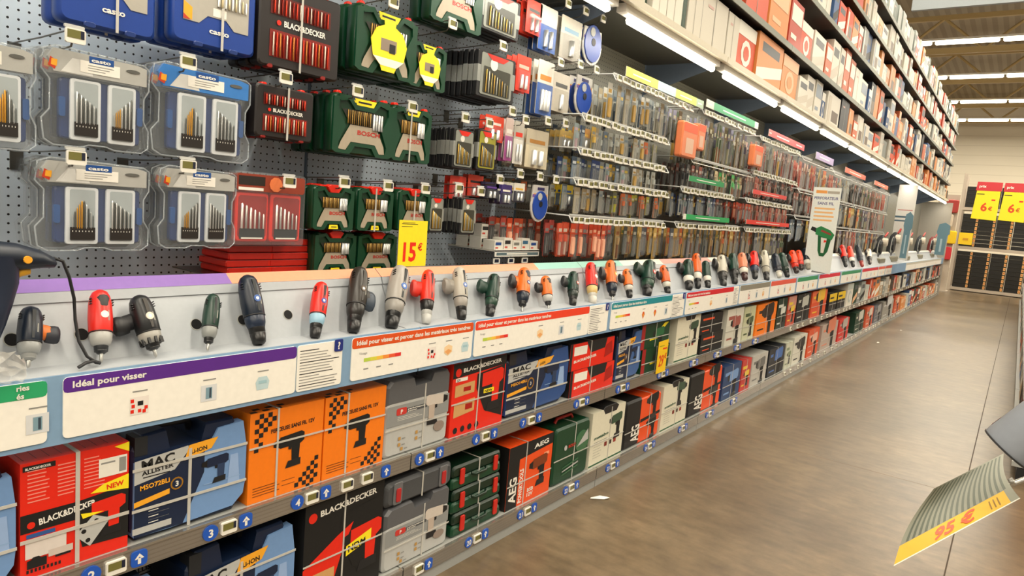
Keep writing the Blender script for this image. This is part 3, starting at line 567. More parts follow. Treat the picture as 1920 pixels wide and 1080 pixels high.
place(metabo(wd(1236, 1284, 1), .29, .18, 1), 1236, 1, 'white carton between the two black cases with orange sleeves', group=G2)
place(aeg_bag(wd(1287, 1347, 1), .30, .18), 1287, 1, 'black case with a red orange front sleeve, farther of the two', 'tool case', G2)
far2 = [(1351, 1384, '24406a', '6f93c4', 'dark blue box right of the farther black case'), (1386, 1403, 'c03a34', 'e0c03a', 'slim red and yellow box'), (1405, 1434, 'b9b7b0', '6a6a68', 'pale grey box beside the slim red one'), (1437, 1467, '20242c', '3f6ab0', 'black over blue box far down the lowest shelf'), (1469, 1481, 'c9ccb8', '7a8a6a', 'slim pale green box'), (1483, 1508, 'd6d4c6', '1c1c1c', 'white box with a black canister picture'), (1511, 1531, 'd9542c', 'e8b09a', 'tall orange red box'), (1536, 1566, 'b5a398', 'd67a5c', 'pale box wrapped in clear film'), (1569, 1588, 'd0302a', 'b0a8a0', 'red box with a grey top'), (1600, 1617, '123a28', 'c9c9bd', 'leaning green box'), (1621, 1634, 'd05c3c', 'd8c8b8', 'orange box right of the green one'), (1637, 1650, '6a6c74', 'a8a8a8', 'grey blue box'), (1652, 1672, 'a5a29a', 'dadada', 'pale grey wide box'), (1675, 1684, 'd5603c', 'f0c8a8', 'slim orange box near the end')]
for a, b, c1, c2, t in far2: place(generic(wd(a, b, 1), random.uniform(.24, .29), .2, mat(c1, .5), pat_split(c1, c2)), a, 1, t+' on the lowest shelf', group=G2)
# far remainder of both shelves
PAL = ['d0502e', 'b8442e', 'c9643c', 'cfc9ba', '8a8c88', '2c3038', '1f3f2c', '3a5a8a', 'b89a74', 'dcd6c8', '5a4a3c', 'a03a2c', 'd98a4c', '9aa09a']
CN = {'d0502e': 'orange red', 'b8442e': 'brick red', 'c9643c': 'rust orange', 'cfc9ba': 'cream', '8a8c88': 'grey', '2c3038': 'charcoal', '1f3f2c': 'dark green', '3a5a8a': 'blue', 'b89a74': 'tan', 'dcd6c8': 'white', '5a4a3c': 'brown', 'a03a2c': 'dark red', 'd98a4c': 'light orange', '9aa09a': 'greenish grey'}
protos = {}
def unit_box(c, v):
    if (c, v) in protos: return protos[(c, v)]
    m = MB(); b = mat(c, .5); m.box(-1, 0, 0, 1, 0, 1, b); c2 = random.choice(['e8e4d8', 'e8e4d8', '1c1c1e', 'e8b48a'] if c not in ('dcd6c8', 'cfc9ba') else ['c9bfae', 'b5b2a8', 'd9a084', 'b8c0b8', '8a96a4']); a = mat(c2, .5)
    if v == 4: m.rect(.48, .50, 0, 1, .006, mat('8f8c80', .5)); m.rect(.0, .012, 0, 1, .006, mat('6f6c60', .5)); m.rect(.2, .42, .75, .8, .006, mat('c9a49a', .5))
    elif v == 0: m.rect(.08, .92, .55, .9, .006, a); m.rect(.15, .6, .2, .3, .006, a)
    elif v == 1: m.rect(0, 1, .72, 1, .006, a); m.flat(circ(.5, .4, .28, 10), .006, a); m.flat(circ(.5, .4, .16, 10), .012, b)
    elif v == 2: m.rect(.1, .3, .1, .9, .006, a); m.rect(.4, .9, .15, .5, .002, mat('6a5a4c', .5))
    else: m.flat([(0, 0), (1, .3), (1, .55), (0, .25)], .006, a); m.rect(.15, .85, .65, .85, .002, mat('55585c', .5))
    o = m.build('carton'); me = o.data; bpy.data.objects.remove(o); protos[(c, v)] = me; return me
def far_box(name, x, y, z, w, h, d, c, v, label, cat, group):
    o = bpy.data.objects.new(name, unit_box(c, v)); C.objects.link(o); o.location = (x, y, z); o.scale = (d, w, h); return tag(o, label, cat, group)
for lev, (ys, nm) in enumerate(((ycol(1585, Z2, BX), 'middle'), (ycol(1687, Z1, BX), 'lowest'))):
    y = ys; i = 0; z = (Z2, Z1)[lev]+.001; prev = 'nothing'
    while y < YEND-.3:
        w = random.uniform(.16, .42); h = random.uniform(.2, .3) if lev == 0 else random.uniform(.2, .31); c = random.choice(PAL[:6]+PAL); i += 1
        far_box('tool_carton', BX, y, z, w, h, .22, c, random.randrange(4), '%s tool carton, %s of the far boxes on the %s shelf' % (CN[c], nth(i), nm), 'tool box', 'small boxes at the far end of the %s shelf' % nm)
        y += w+random.uniform(.01, .05)
# ------------------------------------------------------------------ stock on the canopy and the high shelves
hi = {0: [(1150, 1216, 'cfc9ba'), (1217, 1221, '1f3f2c'), (1222, 1249, 'dcd6c8'), (1250, 1278, 'dcd6c8'), (1280, 1287, '1f3f2c'), (1289, 1315, 'cfc9ba'), (1316, 1362, 'cfc9ba'), (1363, 1384, 'cfc9ba'), (1385, 1417, 'd0502e'), (1418, 1463, 'd98a4c'), (1465, 1493, 'd98a4c'), (1495, 1512, 'dcd6c8'), (1513, 1527, 'dcd6c8'), (1529, 1541, 'dcd6c8'), (1542, 1548, '3a5a8a'), (1549, 1572, 'dcd6c8')],
      1: [(1400, 1439, 'd0502e'), (1441, 1475, 'd98a4c'), (1478, 1500, 'b8442e'), (1502, 1522, 'd0502e'), (1524, 1545, 'dcd6c8')], 2: [], 3: [], 4: []}
fills = [['dcd6c8', 'cfc9ba', 'd98a4c', 'dcd6c8', 'd0502e', 'c9643c', 'cfc9ba', '2c3038', 'd98a4c', '9aa09a'], ['dcd6c8', 'cfc9ba', 'c9643c', 'dcd6c8', '2c3038', 'd98a4c', 'dcd6c8', '3a5a8a'], ['dcd6c8', 'dcd6c8', 'cfc9ba', 'd98a4c', '3a5a8a', 'd0502e', '8a8c88'], ['dcd6c8', 'cfc9ba', 'b8442e', 'd98a4c', 'dcd6c8'], ['b8442e', 'dcd6c8', '1f3f2c', 'cfc9ba', 'dcd6c8', '9aa09a', 'd98a4c']]
SN = ['on top of the canopy', 'on the first high shelf', 'on the second high shelf', 'on the third high shelf', 'on the top shelf']
XH = CX-.02
for L in range(5):
    z = (CZ+.0255) if L == 0 else HZ[L-1]+.001
    H = ((HZ[0]-.03) if L == 0 else (HZ[L]-.03 if L < 4 else 4.6))-z
    lst = []
    for a, b, c in hi[L]: lst.append((ycol(a, z, XH), ycol(b, z, XH), c))
    y = lst[-1][1]+.02 if lst else ycol((0, 0, 1530, 1600, 1655)[L], z, XH)-.6
    while y < YEND-.25:
        w = random.uniform(.17, .40); c = random.choice(fills[L]); lst.append((y, y+w, c)); y += w+random.choice([.008, .01, .02, .05])
    for i, (a, b, c) in enumerate(lst):
        h = H*(random.uniform(.86, .97) if i < 10 and L == 0 else random.uniform(.6, .97))
        if L == 4: h = random.uniform(.28, .42)
        d = .25+random.uniform(-.03, .03)
        far_box('stock_carton', XH-random.uniform(0, .03), a, z, b-a-.004, h, d, c, (4 if L == 0 and i < 8 else random.randrange(5)), '%s stock carton, %s from the near end %s' % (CN[c], nth(i+1), SN[L]), 'carton', 'stock cartons '+SN[L])
        if random.random() < .12 and h < H*.75:
            pass

# ------------------------------------------------------------------ goods hanging on the perforated wall
XF = -1.93
def bits(m, y0, y1, z0, h, n, x, cols=('c9c9c6', '8b8b88'), r=.0022, shape=0, gold_at=()):
    for i in range(n):
        y = y0+(y1-y0)*(i+.5)/n
        t = (i+1)/n if shape == 0 else (1-abs(2*(i+.5)/n-1)) if shape == 1 else 1-(i/n)*.8 if shape == 2 else .9
        mm = gold if i in gold_at else mat(cols[i % len(cols)], .3, .8); k = r*(.6+.8*t)
        m.tube([(x, y, z0), (x, y, z0+h*(.35+.6*t)), (x, y, z0+h*(.4+.6*t))], [k, k, .0004], mm, 5)
def bit_case(root, y0, y1, z0, z1, x, kind=0):
    m = MB(); w = y1-y0; h = z1-z0
    m.slab(rr(y0, y1, z0, z1, .006, 2), x-.008, x, mat('d5dadd', .35), .001); m.flat(rr(y0+w*.12, y1-w*.10, z0+h*.06, z1-h*.04, .003, 1), x+.0004, mat('a3acae', .3)); m.box(x, x+.004, y0+w*.13, y1-w*.11, z0+h*.08, z0+h*.30, mat('241f1c', .5))
    g = {0: (2, 3, 4), 1: (), 2: (1, 2, 3)}[kind]
    bits(m, y0+w*.16, y1-w*.14, z0+h*.28, h*.52, 10, x+.003, ('c9c9c6', '5b5b58'), .0017, shape=(1, 2, 0)[kind], gold_at=g)
    for i in range(7): m.rect(y0+w*(.18+i*.1), y0+w*(.20+i*.1), z0+h*.22, z0+h*.245, x+.0045, white)
    m.build('drill_bit_box', root)
def blister(w, h, head='a9a9a4', kinds=(0, 1)):
    r = empty('drill_bit_blister_pack'); T = .035
    out = [(.02, .05), (.10, 0), (.35, 0), (.42, .03), (.58, .03), (.66, 0), (.93, 0), (1, .06), (1, .25), (.95, .35), (.95, .6), (1, .70), (1, .93), (.95, .97), (.12, 1), (.02, .95), (0, .75), (.07, .66), (.07, .36), (0, .26)]
    m = MB(); m.slab([(a*w, b*h) for a, b in out], -T-.002, -.001, clear, .006); m.slab([(w*(.5+(a-.5)*1.03), h*(.5+(b-.5)*1.03)) for a, b in out], -T-.004, -T-.003, clearb); o_ = [(-.004, a*w, b*h) for a, b in out]; m.tube(o_+[o_[0]], .0022, rimm, 5); m.build('clear_shell', r)
    m = MB(); m.slab([(w*.10, h*.74), (w*.97, h*.74), (w*.97, h*.93), (w*.88, h*.955), (w*.10, h*.97), (w*.05, h*.88)], -.012, -.0005, mat(head, .4)); m.flat([(w*.16, h*.75), (w*.45, h*.75), (w*.40, h*.90), (w*.26, h*.90)], .0, mat('cfcfca', .4))
    m.flat([(w*.05, h*.79), (w*.11, h*.76), (w*.13, h*.84), (w*.07, h*.88)], .0002, mat('c23c22', .4)); m.flat([(w*.075, h*.80), (w*.125, h*.79), (w*.13, h*.86), (w*.08, h*.86)], .0004, amber)
    m.rect(w*.33, w*.70, h*.78, h*.90, .0006, white); m.rect(w*.41, w*.64, h*.885, h*.955, .0008, mat('1d4a8a', .4)); m.text('casto', w*.43, h*.90, h*.038, .0012, white, w=w*.18)
    for i in range(3): m.rect(w*.40, w*(.64-.04*i), h*(.855-i*.025), h*(.862-i*.025), .001, faint)
    m.slab(circ(w*.83, h*.88, w*.07, 10, h*.02), .0, .001, mat('5c5c58', .3)); m.build('header_card', r)
    m = MB(); m.slab(rr(w*.17, w*.93, h*.08, h*.70, .008, 2), -T+.002, -.013, mat('22386a', .35), .003)
    for y in (.17, .905): m.slab(rr(w*y-.004, w*y+.010, h*.30, h*.50, .003, 1), -.014, -.006, mat('1c4a86', .35))
    bc = m.build('blue_case', r)
    bit_case(bc, w*.25, w*.53, h*.07, h*.70, -.004, kinds[0]); bit_case(bc, w*.60, w*.87, h*.07, h*.70, -.004, kinds[1]); return r
def xcase(w, h, d, big=True):
    r = empty('green_bit_case'); m = MB(); m.slab([(.0, h*.04), (w*.03, 0), (w*.97, 0), (w, h*.04), (w, h*.90), (w*.93, h), (w*.74, h*.98), (w*.66, h*.88), (w*.34, h*.88), (w*.26, h*.98), (w*.07, h), (0, h*.92)], -d, -.004, mat('133822', .35), .006, True); sh = m.build('shell', r)
    m = MB()
    for P in ([(0, .04), (.06, 0), (.28, .0), (.36, .14), (.64, .14), (.72, 0), (.94, 0), (1, .04), (1, .2), (.90, .18), (.88, .06), (.78, .05), (.70, .20), (.30, .20), (.22, .05), (.10, .06), (.09, .18), (0, .2)],
              [(0, .2), (.09, .18), (.20, .46), (.08, .74), (.10, .94), (.0, .92)], [(1, .2), (.90, .18), (.80, .46), (.92, .74), (.9, .94), (1, .92)],
              [(.08, .95), (.10, .86), (.24, .90), (.34, .76), (.66, .76), (.76, .90), (.90, .86), (.93, .97), (.74, .98), (.66, .86), (.34, .86), (.26, .98)]):
        m.slab([(a*w, b*h) for a, b in P], -.006, .003, green)
    m.build('ribs', r)
    m = MB(); m.flat([(w*a, h*b) for a, b in ((.10, .07), (.22, .06), (.30, .21), (.70, .21), (.78, .06), (.88, .07), (.86, .2), (.72, .50), (.28, .50), (.14, .2))], -.0005, beige)
    m.text('BOSCH', w*.40, h*.35, h*.075, .0002, mat('b8322a', .4), w=w*.38)
    m.flat([(w*a, h*b) for a, b in ((.28, .50), (.72, .50), (.86, .74), (.66, .76), (.34, .76), (.14, .74))], -.0006, mat('2a2a22', .4))
    if big: m.flat([(w*a, h*b) for a, b in ((.32, .95), (.36, .84), (.64, .84), (.69, .95))], .0035, yellow); m.rect(w*.38, w*.6, h*.88, h*.91, .004, ink)
    else: m.flat([(w*a, h*b) for a, b in ((.38, .02), (.62, .02), (.60, .12), (.40, .12))], .0035, yellow); m.rect(w*.44, w*.58, h*.06, h*.08, .004, ink)
    m.build('label_sheet', r)
    m = MB(); bits(m, w*.22, w*.62, h*.51, h*.25, 12, .001, ('8a6a36', '5f4826', '9a7c48'), .0020, 3); m.build('bit_set', sh); m = MB(); bits(m, w*.64, w*.82, h*.46, h*.30, 4, .002, ('c9c9c6', 'a9a9a6'), .004, 3); m.build('bit_set', sh)
    if big:
        for y in (.10, .88): MB().slab(rr(w*y-.011, w*y+.011, h*.965, h*1.03, .005, 1), -.03, -.008, red, .002).build('latch', sh)
    else: MB().slab([(w*.32, h*.99), (w*.40, h*.85), (w*.60, h*.85), (w*.68, h*.99), (w*.60, h*1.04), (w*.40, h*1.04)], -.022, .004, red, .002).build('latch', sh)
    return r
def bdcase(w, h, d):
    r = empty('bit_set_case'); m = MB(); m.slab(rr(0, w, 0, h, .012), -d, -.002, mat('241f1e', .45), .005)
    m.rect(w*.12, w*.86, h*.62, h*.84, -.001, mat('5a1a14', .4)); m.rect(w*.12, w*.88, h*.12, h*.44, -.001, mat('7a2018', .4)); m.text('BLACK&DECKER', w*.28, h*.50, h*.07, 0, white, w=w*.52); m.slab(circ(w*.22, h*.53, w*.025), -.001, .0005, red)
    sh = m.build('shell', r)
    m = MB(); bits(m, w*.14, w*.84, h*.63, h*.20, 16, .002, ('a8301f', '9a8a7c', '6a1c12'), .0021, 3); m.build('bit_set', sh); m = MB(); bits(m, w*.14, w*.86, h*.13, h*.30, 18, .002, ('a89a8a', 'a8301f', '8f5c2a', '7a1e14'), .0023, 3); m.build('bit_set', sh)
    for y in (.14, .80): MB().slab(rr(w*y-.010, w*y+.010, h*.965, h*1.03, .004, 1), -.03, -.006, red, .002).build('latch', sh); MB().slab(rr(w*y-.010, w*y+.010, -h*.02, h*.04, .004, 1), -.03, -.002, mat('8a1c14', .4), .002).build('latch', sh)
    return r
def casto_case(w, h, d):
    r = empty('blue_bit_case'); m = MB(); m.slab(rr(0, w, 0, h, .018), -d, -.002, mat('1d3f8c', .4), .007, True); sh = m.build('shell', r)
    m = MB(); m.flat([(w*a, h*b) for a, b in ((.12, .30), (.30, .30), (.40, .42), (.62, .42), (.72, .30), (.90, .30), (.90, .92), (.12, .92))], -.0005, mat('a9a59a', .4)); m.flat([(w*.12, h*.36), (w*.22, h*.31), (w*.22, h*.48), (w*.12, h*.55)], 0, amber); m.flat([(w*.12, h*.31), (w*.2, h*.31), (w*.12, h*.38)], .0003, mat('b83a2a', .4))
    m.text('casto', w*.42, h*.20, h*.07, .0, white, w=w*.24); m.rect(w*.46, w*.62, h*.44, h*.55, .0003, white); m.build('window_sheet', r)
    m = MB(); bits(m, w*.5, w*.88, h*.58, h*.28, 9, .002, ('d8d8d4', 'a89a7a'), .003, 2); m.build('bit_set', r)
    for y in (.3, .72): MB().slab(rr(w*y-.014, w*y+.014, -.004, h*.05, .004, 1), -.03, .001, mat('16326e', .4), .002).build('latch', sh)
    MB().box(.003, .004, w*.555, w*.585, -.002, h, strapm).build('strap', r)
    return r
def cassette(w, h, d, tint='8a8d84'):
    r = empty('bit_cassette'); m = MB(); m.slab(rr(0, w, 0, h, .005, 1), -d, -.003, dark, .002); m.box(-d, -.002, -.0006, w+.0006, h*.32, h*.68, mat('8d8f8a', .4)); m.build('shell', r)
    m = MB(); m.slab(rr(w*.08, w*.92, h*.06, h*.96, .006, 1), -.003, -.001, mat(tint, .35)); m.flat(rr(w*.14, w*.86, h*.10, h*.68, .004, 1), -.0004, mat('3a3a30', .4)); m.flat(circ(w*.4, h*.76, w*.10), .0, white); m.flat([(w*.2, h*.96), (w*.35, h*.84), (w*.65, h*.84), (w*.8, h*.96)], .0001, red); m.build('cover', r)
    m = MB(); bits(m, w*.18, w*.82, h*.12, h*.5, 9, .002, ('b8924a', 'a9a9a0', '9a8a5a'), .0022, 2); m.build('bit_set', r); return r
def redpack(w, h):
    r = empty('red_drill_bit_pack'); m = MB(); m.slab(rr(0, w, 0, h, .012), -.036, -.001, clear, .005); m.build('clear_shell', r)
    m = MB(); m.slab(rr(w*.03, w*.97, h*.74, h*.97, .006, 1), -.012, -.0006, mat('8a3a28', .4)); m.rect(w*.05, w*.4, h*.82, h*.94, 0, mat('2a2420', .4)); m.rect(w*.05, w*.38, h*.75, h*.79, .0002, white); m.slab(circ(w*.55, h*.85, w*.09, 10), -.0005, .0008, mat('e07a4a', .4)); m.build('header_card', r)
    for a, b in ((.04, .48), (.51, .95)):
        m = MB(); m.slab(rr(w*a, w*b, h*.06, h*.73, .01), -.030, -.008, red, .004); m.flat(rr(w*a+.008, w*b-.008, h*.12, h*.68, .006, 1), -.0075, mat('8f1a12', .35)); m.rect(w*a+.014, w*b-.014, h*.10, h*.24, -.006, dark); m.rect(w*a+.02, w*b-.02, h*.10, h*.12, -.005, white)
        bits(m, w*a+.012, w*b-.012, h*.24, h*.34, 6, -.004, ('d8cfc8', 'a8a4a0', 'e8e0d8'), .0032, 2); m.build('drill_bit_box', r)
    return r
def disc_card(w, h):
    r = empty('saw_disc_card'); m = MB(); out = circ(w/2, w*.52, w*.5, 16, w*.55); top = [(w*.97, h*.55), (w*.93, h), (w*.07, h), (w*.03, h*.55)]
    lower = [p for p in out if p[1] <= w*.53+.001]; lower.sort(key=lambda p: p[0]); m.slab(lower+top, -.012, -.004, mat('c9c6c0', .35), .001)
    m.rect(w*.3, w*.7, h*.86, h*.94, -.003, mat('3a3560', .4)); m.rect(w*.1, w*.9, h*.66, h*.76, -.003, amber); m.rect(.04*w, w*.2, h*.66, h*.74, -.0027, mat('7a5a9a', .4)); m.build('card', r)
    m = MB(); m.slab(circ(w/2, w*.52, w*.42, 18, w*.47), -.004, .002, mat('1f46a0', .35), .001); m.slab(circ(w/2, w*.56, w*.10, 10), .002, .004, dark); m.slab(circ(w*.42, w*.8, w*.12, 8), .001, .005, ligrey); m.build('disc', r); return r
def plain_card(w, h, top, body, accent, nb=2, bc=('c9c9c6',)):
    r = empty('carded_accessory'); m = MB(); m.slab(rr(0, w, 0, h, .004, 1), -.004, -.001, mat(top, .45)); m.rect(0, w, 0, h*.58, -.0006, mat(body, .4)); m.rect(w*.15, w*.85, h*.64, h*.74, -.0004, mat(accent, .4)); m.build('card', r)
    m = MB(); m.slab(rr(w*.12, w*.88, h*.05, h*.58, .004, 1), -.001, .010, clear, .002); m.build('clear_shell', r)
    m = MB(); bits(m, w*.2, w*.8, h*.08, h*.42, nb, .004, bc, w*.07, 3); m.build('bit_set', r); return r
def hook(y, z, xt=-1.865, label='', n=''):
    r = empty('display_hook', (WX, y, z)); L = xt-WX
    m = MB(); m.tube([(0.002, -.01, .0), (L*.5, -.004, .004), (L-.01, 0, .012)], .0022, wire, 5); m.tube([(0.002, .012, -.035), (L*.6, .006, -.032), (L-.03, .004, -.026), (L-.02, .004, -.012)], .0026, wire, 5); m.box(.0005, .004, -.014, .018, -.05, .006, wire); m.build('prong', r)
    m = MB(); m.slab(rr(-.022, .022, .012, .020, .002, 1), L-.006, L, ligrey); plabel(m, 0, -.006, L-.0, .044, .034); m.build('price_label', r)
    tag(r, 'hook with price label '+label, 'display hook', 'wire hooks with price labels'); return r
HN = [0]
def hang(fn, L, B, R, T, x, label, cat, group, hk=None, n=1, dx=-.04, dark_n='', straps_=(), rz=0):
    y0, z0 = at(L, B, x); y1 = ycol(R, z0, x); z1 = at(L, T, x)[1]; w, h = y1-y0, z1-z0
    o = fn(w, h); o.location = (x, y0, z0); o.rotation_euler = (0, 0, rz); tag(o, label, cat, group)
    for k in range(1, n):
        c = copy_tree(o); c.location = (x+dx*k, y0+random.uniform(-.004, .004), z0+random.uniform(-.003, .003)); c['label'] = '%s behind the %s' % (nth(k), dark_n)
    for y in straps_: MB().box(.0045, .0055, w*y-.0035, w*y+.0035, -.002, h, strapm).build('strap', o)
    if hk:
        xt = x+.05; y, z = at(hk[0], hk[1], xt); hook(y, z+.006, xt, 'over '+dark_n)
    return o, w, h
GB = 'drill bit packs hanging on the near wall'; GC = 'bit set cases hanging on the near wall'
hang(lambda w, h: blister(w, h, kinds=(1, 0)), -165, 262, 68, 42, XF, 'clear drill bit pack cut off by the left edge of the picture', 'drill bit pack', GB, (-60, 38), 2, -.045, 'clear bit pack at the left edge')
hang(lambda w, h: blister(w, h, kinds=(1, 2)), 78, 268, 278, 78, XF, 'clear pack of two drill bit boxes with grey header, upper row second from left', 'drill bit pack', GB, (140, 68), 3, -.045, 'upper grey headed bit pack')
hang(lambda w, h: blister(w, h, '3a78c0', kinds=(0, 1)), 283, 288, 466, 108, XF, 'clear pack of two drill bit boxes with a bright blue header', 'drill bit pack', GB, (352, 118), 3, -.045, 'blue headed bit pack')
hang(lambda w, h: blister(w, h, kinds=(0, 1)), 66, 470, 278, 292, XF, 'clear pack of drill bit boxes in the lower row at far left', 'drill bit pack', GB, (142, 296), 3, -.045, 'lower left bit pack')
hang(lambda w, h: blister(w, h, kinds=(2, 1)), 296, 465, 440, 308, XF, 'narrower clear pack of drill bit boxes left of the red pack', 'drill bit pack', GB, (352, 312), 3, -.045, 'narrower bit pack')
hang(redpack, 436, 462, 570, 318, XF, 'red pack with two red drill bit boxes and orange spot', 'drill bit pack', GB, (542, 342), 3, -.045, 'red bit pack')
hang(lambda w, h: casto_case(w, h, .05), 110, 35, 292, -140, XF, 'blue bit case in the top left corner with a white strap', 'bit case', GC, None, 2, -.06, 'top left blue bit case')
hang(lambda w, h: casto_case(w, h, .05), 322, 72, 478, -75, XF, 'blue bit case with grey window and white lettering at the top', 'bit case', GC, None, 3, -.06, 'second blue bit case')
hang(lambda w, h: bdcase(w, h, .05), 484, 118, 634, -48, XF, 'large black case of red tipped bits crossed by white straps', 'bit case', GC, None, 3, -.06, 'large black and red bit case', (.48,))
hang(lambda w, h: bdcase(w, h, .05), 478, 254, 586, 152, XF, 'small black case of red tipped bits with one white strap', 'bit case', GC, (535, 147), 2, -.06, 'small black and red bit case', (.52,))
A, w, h = hang(lambda w, h: xcase(w, h, .055), 664, 128, 776, -3, XF, 'large green bit case with a yellow round price tag at the top', 'bit case', GC, (737, 6), 4, -.065, 'large green case with yellow tag')
def round_tag(o, w, h):
    m = MB(); m.slab([(w*(.5+a*.30), h*(.47+b*.40)) for a, b in ((-.35, -1), (.35, -1), (.45, -.8), (.85, -.5), (1, .1), (.75, .55), (.3, .75), (.35, 1), (-.35, 1), (-.3, .75), (-.75, .55), (-1, .1), (-.85, -.5), (-.45, -.8))], .010, .0112, yellow)
    m.flat([(w*(.5+a*.30), h*(.47+b*.40)) for a, b in ((-.45, -.8), (.45, -.8), (.85, -.5), (-.85, -.5))], .0117, white); m.rect(w*.36, w*.62, h*.38, h*.56, .0119, mat('8a7a6a', .5)); m.rect(w*.50, w*.6, h*.36, h*.5, .0122, ink); m.build('round_price_tag', o)
round_tag(A, w, h)
A, w, h = hang(lambda w, h: xcase(w, h, .055), 765, 158, 832, 68, XF, 'smaller green bit case with a yellow round price tag, right of the large one', 'bit case', GC, (848, 46), 3, -.065, 'smaller green case with yellow tag'); round_tag(A, w, h)
hang(lambda w, h: xcase(w, h, .055), 806, 33, 900, -90, XF, 'green bit case at the top edge above the tagged pair', 'bit case', GC, None, 2, -.065, 'green case at the top edge')
hang(lambda w, h: xcase(w, h, .05), 621, 284, 732, 168, XF, 'large green bit case with grey label and red lettering in the second row', 'bit case', GC, (670, 172), 4, -.06, 'large green case of the second row')
hang(lambda w, h: xcase(w, h, .05), 732, 299, 803, 192, XF, 'smaller green bit case with a vertical white strap in the second row', 'bit case', GC, (773, 202), 3, -.06, 'smaller green case of the second row', (.45,))
for (L, B, R, T, hk, t) in ((585, 430, 660, 346, (645, 343), 'left'), (668, 432, 733, 350, (727, 350), 'middle'), (744, 432, 803, 354, (797, 355), 'right')):
    hang(lambda w, h: xcase(w, h, .045, False), L, B, R, T, XF, 'small green bit case with a red clasp, %s one of the upper three' % t, 'bit case', GC, hk, 3, -.05, 'upper %s small green case' % t, () if t == 'left' else (.48,))
for (L, B, R, T, t) in ((587, 512, 664, 435, 'left'), (668, 510, 740, 437, 'right')):
    hang(lambda w, h: xcase(w, h, .045, False), L, B, R, T, XF-.03, 'small green bit case with a red clasp, %s one of the lower pair' % t, 'bit case', GC, None, 3, -.05, 'lower %s small green case' % t)
hang(lambda w, h: cassette(w, h, .026), 893, 178, 962, 88, XF, 'wide clear fronted bit cassette hanging in front of its dark row', 'bit cassette', GC, (943, 88), 8, -.03, 'wide bit cassette')
hang(lambda w, h: cassette(w, h, .022), 848, 314, 886, 238, XF, 'black and grey bit cassette in the second row, left one', 'bit cassette', GC, (872, 222), 6, -.025, 'second row left cassette')
hang(lambda w, h: cassette(w, h, .022, '9a9434'), 893, 318, 928, 240, XF, 'yellowish bit cassette in the second row', 'bit cassette', GC, (917, 232), 3, -.026, 'yellowish cassette')
hang(lambda w, h: cassette(w, h, .022), 803, 436, 830, 368, XF, 'narrow bit cassette right of the yellow price card', 'bit cassette', GC, (860, 354), 3, -.028, 'narrow cassette')
hang(lambda w, h: cassette(w, h, .022), 862, 440, 890, 370, XF, 'narrow bit cassette above the white accessory shelf', 'bit cassette', GC, (901, 360), 4, -.028, 'cassette above the shelf')
hang(lambda w, h: cassette(w, h, .03), 900, 50, 972, -30, XF, 'large cassette with brown drill bits at the top', 'bit cassette', GC, None, 5, -.035, 'large brown cassette')
GK = 'carded accessories between the cassettes and the long rails'
cd = [(985, 58, 1013, -8, ('d93a28', 'd93a28', '2a2a2a', 2), 'red card at the top edge', (1065, 8)), (1008, 90, 1040, 2, ('c9c6be', '3a5fa8', 'e8e4d8', 2), 'white card with blue packet in the top row', None), (1048, 105, 1086, 22, ('c9c2b4', 'a9a498', '6a94b0', 1), 'grey card with a small blue picture in the top row', (1098, 22)),
      (966, 168, 992, 98, ('e0402c', 'd93a28', 'f0b0a0', 2), 'red card in the second row', None), (1003, 212, 1032, 106, ('dcd8cc', '3a5fa8', 'd9873a', 3), 'tall white card with blue tubes in the second row', (1051, 118)), (1033, 206, 1064, 130, ('c9c2b4', 'b8b0a0', '5a5a58', 1), 'cream card right of the tall white one', (1088, 122)),
      (944, 300, 958, 218, ('cdb8b0', 'a04a8a', 'e8e0d8', 2), 'slim card with a purple tube', (960, 210)), (960, 306, 978, 224, ('b8b4a8', 'dcd8d0', 'd93a28', 2), 'slim white card with a red band in the third row', (985, 226)), (983, 312, 1024, 238, ('b8ae98', 'cfc4a8', 'a8763a', 2), 'wide clear card with a brown packet in the third row', (1027, 228)),
      (1048, 275, 1072, 242, ('b89a5a', '9a9488', 'e0b04a', 2), 'small card with an orange top in the third row', (1060, 232)), (1080, 278, 1104, 236, ('c08a4a', 'a89a80', 'e0b04a', 2), 'small card with a tan top beside it', None),
      (938, 382, 958, 345, ('3a2c6a', '2a2440', 'e8e4d8', 2), 'purple and black packet left of the disc', (937, 338)), (962, 378, 982, 342, ('dcd8cc', '2a2a3a', 'e0b04a', 2), 'white and yellow packet right of the purple one', (975, 327)), (1050, 385, 1072, 345, ('e8c83a', '5a6a7a', '3a5fa8', 2), 'yellow headed card hanging by the long rail', (1042, 338)),
      (866, 300, 868, 298, None, '', None)]
for (L, B, R, T, p, t, hk) in cd:
    if not p: continue
    hang(lambda w, h: plain_card(w, h, p[0], p[1], p[2], p[3]), L, B, R, T, XF, t, 'carded accessory', GK, hk, 3, -.03, t)
hang(disc_card, 1090, 113, 1126, 42, XF, 'uppermost blue disc on a rounded card', 'saw disc', GK, (1130, 36), 3, -.03, 'uppermost disc card')
hang(disc_card, 1076, 212, 1108, 135, XF, 'blue disc on a rounded card in the second row', 'saw disc', GK, (1118, 132), 3, -.05, 'second row disc card')
hang(disc_card, 994, 414, 1026, 345, XF, 'lowest blue disc card hanging over the bare wall', 'saw disc', GK, (1012, 332), 1, -.03, 'lowest disc card')
hang(lambda w, h: plain_card(w, h, 'd8452c', 'c93a28', 'e8e0d8', 2), 908, 262, 942, 212, XF-.01, 'red card with a white picture beside the yellowish cassette', 'carded accessory', GK, None, 2, -.03, 'red pictured card')
hang(lambda w, h: plain_card(w, h, 'd93a28', 'c0342a', 'e8a08a', 2), 842, 372, 872, 328, XF-.06, 'red card left of two under the black cassettes', 'carded accessory', GK, None, 2, -.03, 'left red card under the cassettes')
